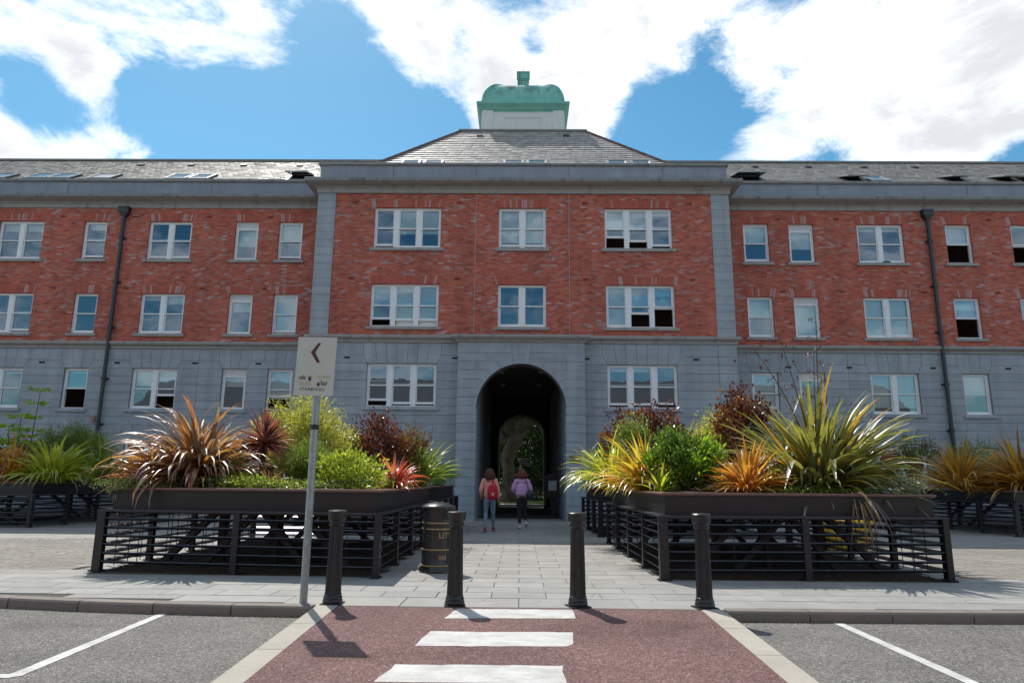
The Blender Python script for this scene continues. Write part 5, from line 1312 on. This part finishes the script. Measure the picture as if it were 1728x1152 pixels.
for i in range(10): a = i*.017; q.add([(a,0,0),(a+.009,0,0),(a+.009,0,.032+.012*(i % 3 == 0)),(a,0,.032)], [(0,1,2,3)])
put(q, 'faded_word', M['lime'], .03, -.150)
# yellow grit bin seen below the right planter
t = thing('grit_bin', 'yellow plastic grit bin seen through the louvres of the right planter', 'grit bin', (7.0, 15.6, 0))
ym = simple('yellow_plastic', (.55,.36,.01), .45, var=.1)
q = MB(); q.add([(-.42,-.24,.02),(.42,-.24,.02),(.42,.24,.02),(-.42,.24,.02),(-.52,-.32,.58),(.52,-.32,.58),(.52,.32,.58),(-.52,.32,.58)], [(0,3,2,1),(0,1,5,4),(1,2,6,5),(2,3,7,6),(3,0,4,7)]); q.build('tub', ym, t, world=False)
q = MB(); q.add([(-.56,-.36,.58),(.56,-.36,.58),(.56,.36,.58),(-.56,.36,.58),(-.54,-.34,.63),(.54,-.34,.63),(.54,.34,.72),(-.54,.34,.72)], [(0,3,2,1),(4,5,6,7),(0,1,5,4),(1,2,6,5),(2,3,7,6),(3,0,4,7)]); q.build('lid', ym, t, world=False)
# lectern-like notice board inside the arch
t = thing('notice_stand', 'dark notice stand with a pale sheet inside the arch on the right', 'notice board', (1.38, 29.6, 0))
q = MB(); q.box(-.09, .09, -.05, .05, 0, 1.0); q.build('post', M['steel'], t, world=False)
q = MB(); q.prism([(-.26,.72),(.26,.72),(.26,1.62),(.14,1.72),(-.14,1.72),(-.26,1.62)], -.06, .06, back=True); q.build('board', M['steel'], t, world=False)
q = MB(); q.box(-.17, .17, -.068, -.060, 1.02, 1.42); q.build('paper_sheet', simple('pale_sheet', (.50,.55,.62), .6), t, world=False)

# ================================================================== PEOPLE
def skin_mesh(name, verts, edges, radii, mat, parent, sub=2, root=0, smooth=True, flat=1.0):
    me = bpy.data.meshes.new(name); me.from_pydata(verts, edges, []); me.update()
    o = bpy.data.objects.new(name, me); COL.objects.link(o)
    m_ = o.modifiers.new('skin', 'SKIN'); m_.use_smooth_shade = True
    for i, sv in enumerate(me.skin_vertices[0].data):
        r_ = radii[i]; sv.radius = r_ if isinstance(r_, tuple) else (r_, r_); sv.use_root = (i == root)
    s_ = o.modifiers.new('sub', 'SUBSURF'); s_.levels = sub; s_.render_levels = sub
    bpy.context.view_layer.update()
    me2 = bpy.data.meshes.new_from_object(o.evaluated_get(bpy.context.evaluated_depsgraph_get())); bpy.data.objects.remove(o)
    me2.materials.clear(); me2.materials.append(mat); me2.name = name
    o = bpy.data.objects.new(name, me2); COL.objects.link(o); o.parent = parent
    me2.polygons.foreach_set('use_smooth', [True]*len(me2.polygons)); return o
def cloth(name, col, var=.22, sc=9): return simple(name, col, .85, var=var, nscale=sc, bmp=.5, bscale=22)
skinm = simple('skin', (.42,.24,.17), .55, var=.08)
def person(label, loc, rz, st):
    t = thing('person', label, 'person', loc, rz); k = st.get('scale', 1)
    S_ = lambda p: (p[0]*k, p[1]*k, p[2]*k)
    hip, kn, an, toe = st['hip'], st['knee'], st['ankle'], st['toe']; sh, el, wr = st['sh'], st['el'], st['wr']
    V = [(0,0,.94),(0,.0,1.10),(0,.01,1.28),(0,.01,1.42),(0,.02,1.50),(0,.035,1.60),(0,.03,1.68)]; Rr = [.12,.105,.125,.10,.048,.078,.07]; E_ = [(0,1),(1,2),(2,3),(3,4),(4,5),(5,6)]
    for s in (0, 1):
        b_ = len(V); V += [hip[s], kn[s], an[s], toe[s]]; Rr += [.085,.058,.038,.030]; E_ += [(0,b_),(b_,b_+1),(b_+1,b_+2),(b_+2,b_+3)]
        b_ = len(V); V += [sh[s], el[s], wr[s]]; Rr += [.050,.040,.027]; E_ += [(3,b_),(b_,b_+1),(b_+1,b_+2)]
        w_ = Vector(wr[s]); d = (w_-Vector(el[s])).normalized(); side = Vector((1 if s else -1, 0, 0)); p = w_+d*.05; V.append(tuple(p)); Rr.append((.034,.018)); E_.append((b_+2, len(V)-1)); pi_ = len(V)-1
        for f_, (off_, ln) in enumerate(((-.026,.062),(-.009,.075),(.009,.070),(.026,.055))):
            a = p+Vector((0,1,0)).cross(d).normalized()*off_+d*.035; c = a+d*ln*.6+Vector((-side.x*.012,0,0)); V += [tuple(a), tuple(c)]; Rr += [.0095,.008]; E_ += [(pi_, len(V)-2),(len(V)-2, len(V)-1)]
        a = w_+d*.03-Vector((0,1,0)).cross(d).normalized()*.035; c = a+d*.035-Vector((0,1,0)).cross(d).normalized()*.02; V += [tuple(a), tuple(c)]; Rr += [.011,.009]; E_ += [(b_+2, len(V)-2),(len(V)-2, len(V)-1)]
    skin_mesh('body', [S_(v) for v in V], E_, [tuple(x*k for x in (r_ if isinstance(r_, tuple) else (r_,r_))) for r_ in Rr], skinm, t)
    # trousers
    V = [(0,0,1.0),(0,0,.93)]; Rr = [(.145,.11),(.165,.125)]; E_ = [(0,1)]
    for s in (0, 1):
        b_ = len(V); m = tuple((Vector(hip[s])*.45+Vector(kn[s])*.55)); c = tuple((Vector(kn[s])*.5+Vector(an[s])*.5)); a2 = tuple(Vector(an[s])+(Vector(kn[s])-Vector(an[s])).normalized()*.04)
        V += [hip[s], m, kn[s], c, a2]; Rr += [.105,.085,.066,.058,.046]; E_ += [(1,b_),(b_,b_+1),(b_+1,b_+2),(b_+2,b_+3),(b_+3,b_+4)]
    skin_mesh('trousers', [S_(v) for v in V], E_, [tuple(x*k for x in (r_ if isinstance(r_, tuple) else (r_,r_))) for r_ in Rr], st['trouser_mat'], t)
    # top
    V = [(0,0,st['hem']),(0,.0,st['hem']+.08),(0,0,1.16),(0,.01,1.32),(0,.015,1.43),(0,.02,1.49)]; ww = st['loose']; Rr = [(.165*ww,.125*ww),(.185*ww,.14*ww),(.175*ww,.13*ww),(.17*ww,.125*ww),(.12,.10),(.06,.058)]; E_ = [(i,i+1) for i in range(5)]
    for s in (0, 1):
        b_ = len(V); m = tuple((Vector(sh[s])+Vector(el[s]))/2); m2 = tuple((Vector(el[s])+Vector(wr[s]))/2); V += [sh[s], m, el[s], m2, wr[s]]; Rr += [.078,.072*ww,.066*ww,.060*ww,.040]; E_ += [(4,b_),(b_,b_+1),(b_+1,b_+2),(b_+2,b_+3),(b_+3,b_+4)]
    if st.get('hood'):
        b_ = len(V); V += [(-.0,-.08,1.44),(0,-.115,1.38)]; Rr += [(.11,.05),(.08,.035)]; E_ += [(4,b_),(b_,b_+1)]
    skin_mesh(st['top_name'], [S_(v) for v in V], E_, [tuple(x*k for x in (r_ if isinstance(r_, tuple) else (r_,r_))) for r_ in Rr], st['top_mat'], t)
    for s in (0, 1):
        A = Vector(an[s]); T_ = Vector(toe[s]); d = (T_-A); V = [tuple(A+Vector((0,0,.03))), tuple(A+Vector((0,0,-.03))+d*.05), tuple(A-d*.35+Vector((0,0,-.045))), tuple(A+d*.55+Vector((0,0,-.02))), tuple(T_+d*.15)]
        skin_mesh('shoe', [S_(v) for v in V], [(0,1),(1,2),(1,3),(3,4)], [tuple(x*k for x in r_) for r_ in ((.05,.05),(.05,.05),(.042,.035),(.048,.04),(.036,.028))], st['shoe_mat'], t, root=1)
        q = MB(); q.obox(S_(A+d*.40-Vector((0,0,.072))), (.045*k,0,0), tuple((d*.80+d.normalized()*.02)*k), tuple(Vector((0,0,.014))*k)); q.build('sole', st['sole_mat'], t, world=False)
    # hair: a shell of many curved locks
    vs = MB(); hl = st['hair_len']; c = Vector((0,.015,1.62)); hr = st['hair_r']; rg = random.Random(st['seed'])
    q = MB(); nn = 16; rings = [(.0,1.742),(.06,1.735),(.10,1.70),(.118,1.64),(.125*hr,1.575),(.135*hr,1.51),(.125*hr,1.62-hl),(.05,1.60-hl)]
    vv = []
    for r_, z in rings:
        for j in range(nn):
            a = 2*pi*j/nn; rrr = r_*(1+rg.uniform(-.07,.07)); yb = -.012 if z < 1.6 else 0
            yy_ = sin(a)*rrr*.92+yb; 
            if z < 1.60 and sin(a) > .2: yy_ *= .45
            vv.append(((cos(a)*rrr)*k, (yy_+.01)*k, (z+rg.uniform(-.006,.006))*k))
    q.add(vv, [(i*nn+j, i*nn+(j+1)%nn, (i+1)*nn+(j+1)%nn, (i+1)*nn+j) for i in range(len(rings)-1) for j in range(nn)])
    hb = q.build('hair', st['hair_mat'], t, world=False, smooth=True)
    q = MB()
    for i in range(st['locks']):
        a = rg.uniform(-pi-.35, .35); u = rg.uniform(0, 1)**.7; z0 = 1.735-.15*u; r0_ = (.035+.085*u**.6)*1.02; pts = []
        L = rg.uniform(.7,1.05)*(z0-(1.60-hl)); fz = st['frizz']
        for m in range(8):
            s = m/7; rr_ = r0_+(.135*hr-r0_)*min(1, s*1.5)+fz*.012*sin(m*2.1+i); pts.append(Vector((cos(a+fz*.05*sin(m*1.7+i*3))*rr_*k, (sin(a)*rr_*.92+.005)*k, (z0-L*s)*k)))
        q.tube(pts, [.006*k,.010*k,.012*k,.012*k,.012*k,.011*k,.009*k,.003*k], 5)
    q.build('hair_lock', st['hair_mat'], hb, world=False, smooth=True, kind='stuff')
    return t
hm1 = simple('brown_curly_hair', (.085,.036,.022), .8, var=.5, nscale=60); hm2 = simple('auburn_hair', (.15,.028,.018), .7, var=.45, nscale=60)
jeans = cloth('blue_jeans', (.20,.27,.36)); black = cloth('black_leggings', (.018,.018,.020))
p1 = person('woman in coral hoodie and blue jeans with a red backpack, walking into the arch', (-.85, 20.0, 0), .05, dict(scale=1.0, seed=3,
    hip=[(-.09,0,.90),(.09,0,.90)], knee=[(-.10,.06,.50),(.105,.10,.50)], ankle=[(-.115,-.12,.10),(.12,.26,.10)], toe=[(-.12,.01,.045),(.135,.40,.06)],
    sh=[(-.165,.01,1.40),(.165,.01,1.40)], el=[(-.25,-.03,1.14),(.245,.0,1.13)], wr=[(-.235,.13,.96),(.24,.10,.90)], hem=.90, loose=1.0, hood=True,
    top_name='hoodie', top_mat=cloth('coral_hoodie', (.88,.38,.31), .10), trouser_mat=jeans, shoe_mat=simple('black_pink_shoe', (.05,.02,.03), .6), sole_mat=simple('pink_sole', (.60,.16,.20), .6),
    hair_mat=hm1, hair_len=.20, hair_r=1.12, locks=150, frizz=1.6))
rb = simple('red_backpack_cloth', (.52,.014,.035), .7, var=.15, nscale=10, bmp=.4, bscale=25)
bpk = thing('backpack', 'bright red backpack with a pale badge on the back of the woman in coral', 'backpack', (-.85, 20.0, 0), .05)
q = MB(); prof = [(0,.88),(.09,.885),(.13,.91),(.145,1.0),(.145,1.14),(.125,1.24),(.08,1.30),(.0,1.32)]
vv = []; n_ = 20
for r_, z in prof:
    for j in range(n_):
        a = 2*pi*j/n_; ca, sa = cos(a), sin(a); e = .75; vv.append((.085+math.copysign(abs(ca)**e, ca)*r_, -.215+math.copysign(abs(sa)**e, sa)*r_*.60-.0, z))
q.add(vv, [(i*n_+j, i*n_+(j+1)%n_, (i+1)*n_+(j+1)%n_, (i+1)*n_+j) for i in range(len(prof)-1) for j in range(n_)]); q.build('bag_body', rb, bpk, world=False, smooth=True)
q = MB(); vv = []; prof2 = [(0,.91),(.085,.92),(.10,.96),(.10,1.05),(.085,1.09),(0,1.10)]
for r_, z in prof2:
    for j in range(n_):
        a = 2*pi*j/n_; ca, sa = cos(a), sin(a); e = .7; vv.append((.085+math.copysign(abs(ca)**e, ca)*r_, -.285+math.copysign(abs(sa)**e, sa)*r_*.34, z))
q.add(vv, [(i*n_+j, i*n_+(j+1)%n_, (i+1)*n_+(j+1)%n_, (i+1)*n_+j) for i in range(len(prof2)-1) for j in range(n_)]); q.build('front_pocket', rb, bpk, world=False, smooth=True)
q = MB(); q.box(.06, .12, -.325, -.318, 1.0, 1.06); q.build('badge', simple('pale_badge', (.6,.5,.5), .6), bpk, world=False)
q = MB(); q.tube([(.10,-.15,1.27),(.10,-.12,1.40),(.10,-.05,1.475),(.105,.03,1.48),(.11,.11,1.42)], [.022]*5, 8); q.build('strap', rb, bpk, world=False, smooth=True)
p2 = person('woman in a loose lilac jumper and black leggings carrying a dark shoulder bag', (.07, 21.3, 0), .0, dict(scale=1.01, seed=8,
    hip=[(-.085,0,.90),(.085,0,.90)], knee=[(-.075,.03,.50),(.085,.09,.51)], ankle=[(-.06,-.08,.10),(.125,.10,.20)], toe=[(-.05,.05,.045),(.15,.22,.14)],
    sh=[(-.165,.01,1.38),(.165,.01,1.38)], el=[(-.27,.02,1.12),(.27,.02,1.12)], wr=[(-.17,.22,1.05),(.18,.22,1.04)], hem=.93, loose=1.16,
    top_name='jumper', top_mat=cloth('lilac_knit', (.58,.33,.56), .10), trouser_mat=black, shoe_mat=simple('white_shoe', (.62,.60,.66), .6), sole_mat=simple('white_sole', (.68,.68,.70), .6),
    hair_mat=hm2, hair_len=.13, hair_r=1.16, locks=130, frizz=.7))
sb = thing('shoulder_bag', 'dark leather shoulder bag hanging at the right hip of the woman in lilac', 'handbag', (.07, 21.3, 0))
lm = simple('black_leather', (.022,.026,.032), .38, var=.2); q = MB(); vv = []
for r_, z in [(0,.86),(.10,.865),(.135,.91),(.14,1.02),(.12,1.10),(.06,1.13),(0,1.13)]:
    for j in range(n_):
        a = 2*pi*j/n_; vv.append((.235+cos(a)*r_*.80, -.13+sin(a)*r_*.55, z))
q.add(vv, [(i*n_+j, i*n_+(j+1)%n_, (i+1)*n_+(j+1)%n_, (i+1)*n_+j) for i in range(6) for j in range(n_)]); q.build('bag_body', lm, sb, world=False, smooth=True)
q = MB(); q.tube([(.21,-.16,1.10),(.16,-.20,1.25),(.12,-.14,1.40),(.115,-.03,1.475),(.12,.08,1.44),(.2,.16,1.2),(.26,.02,1.10)], [.011]*7, 6); q.build('strap', lm, sb, world=False, smooth=True)

# ================================================================== COURTYARD BEHIND THE ARCH
gl = mat_leaf('lawn_blade', [(.11,.15,.03),(.16,.20,.05),(.20,.21,.06)], .35, .6, 'isl')
MB().box(-40, 40, 42.6, 90, -.12, .02).build('lawn', simple('lawn_green', (.11,.14,.035), .95, var=.35, nscale=2, bmp=.6), kind='structure')
MB().box(-40, 40, 41.3, 42.6, -.12, .06).build('path', simple('pale_path', (.36,.33,.28), .9), kind='structure')
vs, fs = [], []; n_ = 9000; P_ = np.stack([NR.uniform(-5,5,n_), 42.7+NR.random(n_)**1.6*14, np.full(n_,.02)],1); leafcloud(vs, fs, P_, NR.normal(size=(n_,3))*.35+np.array([0,0,1]), .10, .12); np_mesh('grass', vs, fs, gl, None)
bark = simple('plane_bark', (.080,.062,.042), .9, var=.6, nscale=2.2, bmp=1.0, bscale=7)
def tree(label, loc, tr, limbs, crown, mats, n, size, group='trees in the courtyard beyond the arch'):
    t = thing('tree', label, 'tree', loc, 0, group); q = MB(); rg = random.Random(int(abs(loc[0])*10)+3)
    pts = [Vector(p) for p, r_ in tr]; rad = [r_ for p, r_ in tr]; q.tube(pts, rad, 14)
    if rad[0] > .6:
        for kk in range(6):
            a_ = kk*1.05+.3; tw = [Vector((cos(a_+i*.18)*r_*.55, sin(a_+i*.18)*r_*.55, 0)) for i, r_ in enumerate(rad)]
            q.tube([p+o_+Vector((rg.uniform(-.06,.06),0,0)) for p, o_ in zip(pts, tw)], [r_*rg.uniform(.42,.62) for r_ in rad], 10)
    o = q.build('trunk', bark, t, world=False, smooth=True)
    q = MB()
    for L in limbs: q.tube([p for p, r_ in L], [r_ for p, r_ in L], 8)
    if limbs: q.build('limb', bark, t, world=False, smooth=True)
    vs, fs = [], []; cx_, cy_, cz_, rx, ry, rz2 = crown; cl = []
    while len(cl) < 110:
        p = NR.uniform(-1,1,3)
        if .35 < np.linalg.norm(p) < 1: cl.append(p*np.array([rx,ry,rz2])+np.array([cx_,cy_,cz_]))
    cl = np.array(cl); idx = NR.randint(0, len(cl), n); pt = cl[idx]+NR.normal(size=(n,3))*np.array([rx,ry,rz2])*.13; ok = pt[:,2] > .3; pt = pt[ok]
    leafcloud(vs, fs, pt, NR.normal(size=pt.shape)+np.array([0,0,.2]), size, .6); np_mesh('crown', vs, fs, mats, t); return t
tl = ISL('courtyard_leaf', [(.022,.045,.012),(.035,.07,.016),(.016,.032,.010),(.06,.10,.02)], .35, .5)
tree('old courtyard tree with a thick crooked brown trunk seen through the arch', (-.82, 47, 0), [((0,0,-.1),.75),((.1,0,.5),.50),((.05,0,1.2),.42),((.1,.1,2.0),.38),((.0,.1,2.9),.40),((.35,0,3.9),.50),((.8,0,4.8),.54),((1.2,0,5.8),.6),((1.6,0,7.2),.5)],
     [[((.6,0,4.2),.5),((-.3,-.3,5.4),.34),((-1.2,-.2,7.5),.22)],[((1.2,0,5.2),.5),((2.2,-.4,6.4),.34),((3.4,0,8.5),.2)],[((.3,0,3.6),.35),((-.9,.2,5.0),.3),((-2.4,.3,6.6),.2)]], (.5,.5,8.4,5.0,4.5,3.2), tl, 16000, .22)  # broad crown added high overhead to shade the courtyard
tree('leafy green tree right of the crooked trunk beyond the arch', (2.6, 52, 0), [((0,0,-.1),.30),((0,0,3),.24),((.1,0,6),.18)], [[((0,0,3),.15),((-1.2,0,4.6),.10),((-2,0,6),.05)]], (-.4,0,4.8,3.2,2.4,4.3), tl, 14000, .20)
tree('leafy green tree left of the crooked trunk beyond the arch', (-4.4, 53, 0), [((0,0,-.1),.30),((0,0,3),.24),((.1,0,6),.18)], [], (0,0,4.6,3.2,2.4,4.3), tl, 12000, .20)
tree('dense backdrop tree far behind the crooked trunk', (-.4, 60, 0), [((0,0,-.1),.4),((0,0,4),.3),((0,0,9),.2)], [], (0,0,6.0,8.5,2.0,6.2), tl, 60000, .30)
bush('leafy_shrub', 'low dark shrubs along the courtyard lawn seen through the arch', 'shrub', (1.6, 50.5, 0), (3.6,1.0,1.9), [ISL('courtyard_shrub_leaf', [(.03,.05,.02),(.05,.075,.025),(.02,.035,.015)], .3, .5)], 6000, .14, .5, 70, .15, stems=0)
t = thing('finger_sign', 'small brown pointer sign on a post beyond the arch', 'sign', (.30, 42.4, 0))
q = MB(); q.tube([(-.26,0,0),(-.26,0,2.75)], .03, 8); q.build('post', M['galv'], t, world=False)
q = MB(); q.prism([(-.30,2.32),(.30,2.32),(.40,2.52),(.30,2.72),(-.30,2.72)], -.05, .0, back=True); q.build('rim_board', simple('sign_border', (.5,.5,.5), .6), t, world=False)
q = MB(); q.prism([(-.26,2.36),(.28,2.36),(.35,2.52),(.28,2.68),(-.26,2.68)], -.06, -.045, back=True); q.build('sign_board', simple('brown_sign', (.06,.025,.018), .6), t, world=False)
q = MB()
for z in (2.55, 2.42):
    for i in range(6): q.box(-.2+i*.075, -.2+i*.075+.045, -.066, -.06, z, z+.06)
q.build('faded_word', simple('sign_white', (.5,.5,.5), .6), t, world=False)

# ================================================================== THE OTHER SIDE OF THE CAR PARK (seen only in the window glass)
ob = thing('opposite_building', 'long brick building across the car park, seen only as a reflection in the windows', 'building', (0, -34, 0))
wh = [(x, x+1.1, z, z+1.6) for x in [-46+i*4.6 for i in range(20)] for z in (1.2, 4.4, 7.6)]
q = MB(); holed_wall(q, -50, 50, -.2, 10.4, 0, wh, .2); 
for i, v in enumerate(q.v): q.v[i] = (v[0], -34-v[1], v[2])
q.build('wall', M['brick'], ob)
q = MB(); q.add([(-50,-33.8,10.4),(50,-33.8,10.4),(50,-40,14.6),(-50,-40,14.6),(-50,-46,10.4),(50,-46,10.4)], [(0,1,2,3),(3,2,5,4)]); q.build('roof', simple('opposite_slate', (.13,.125,.13), .7), ob)
q = MB(); q.box(-50, 50, -46, -34.3, -.2, 10.35); q.build('core', M['dark'], ob)
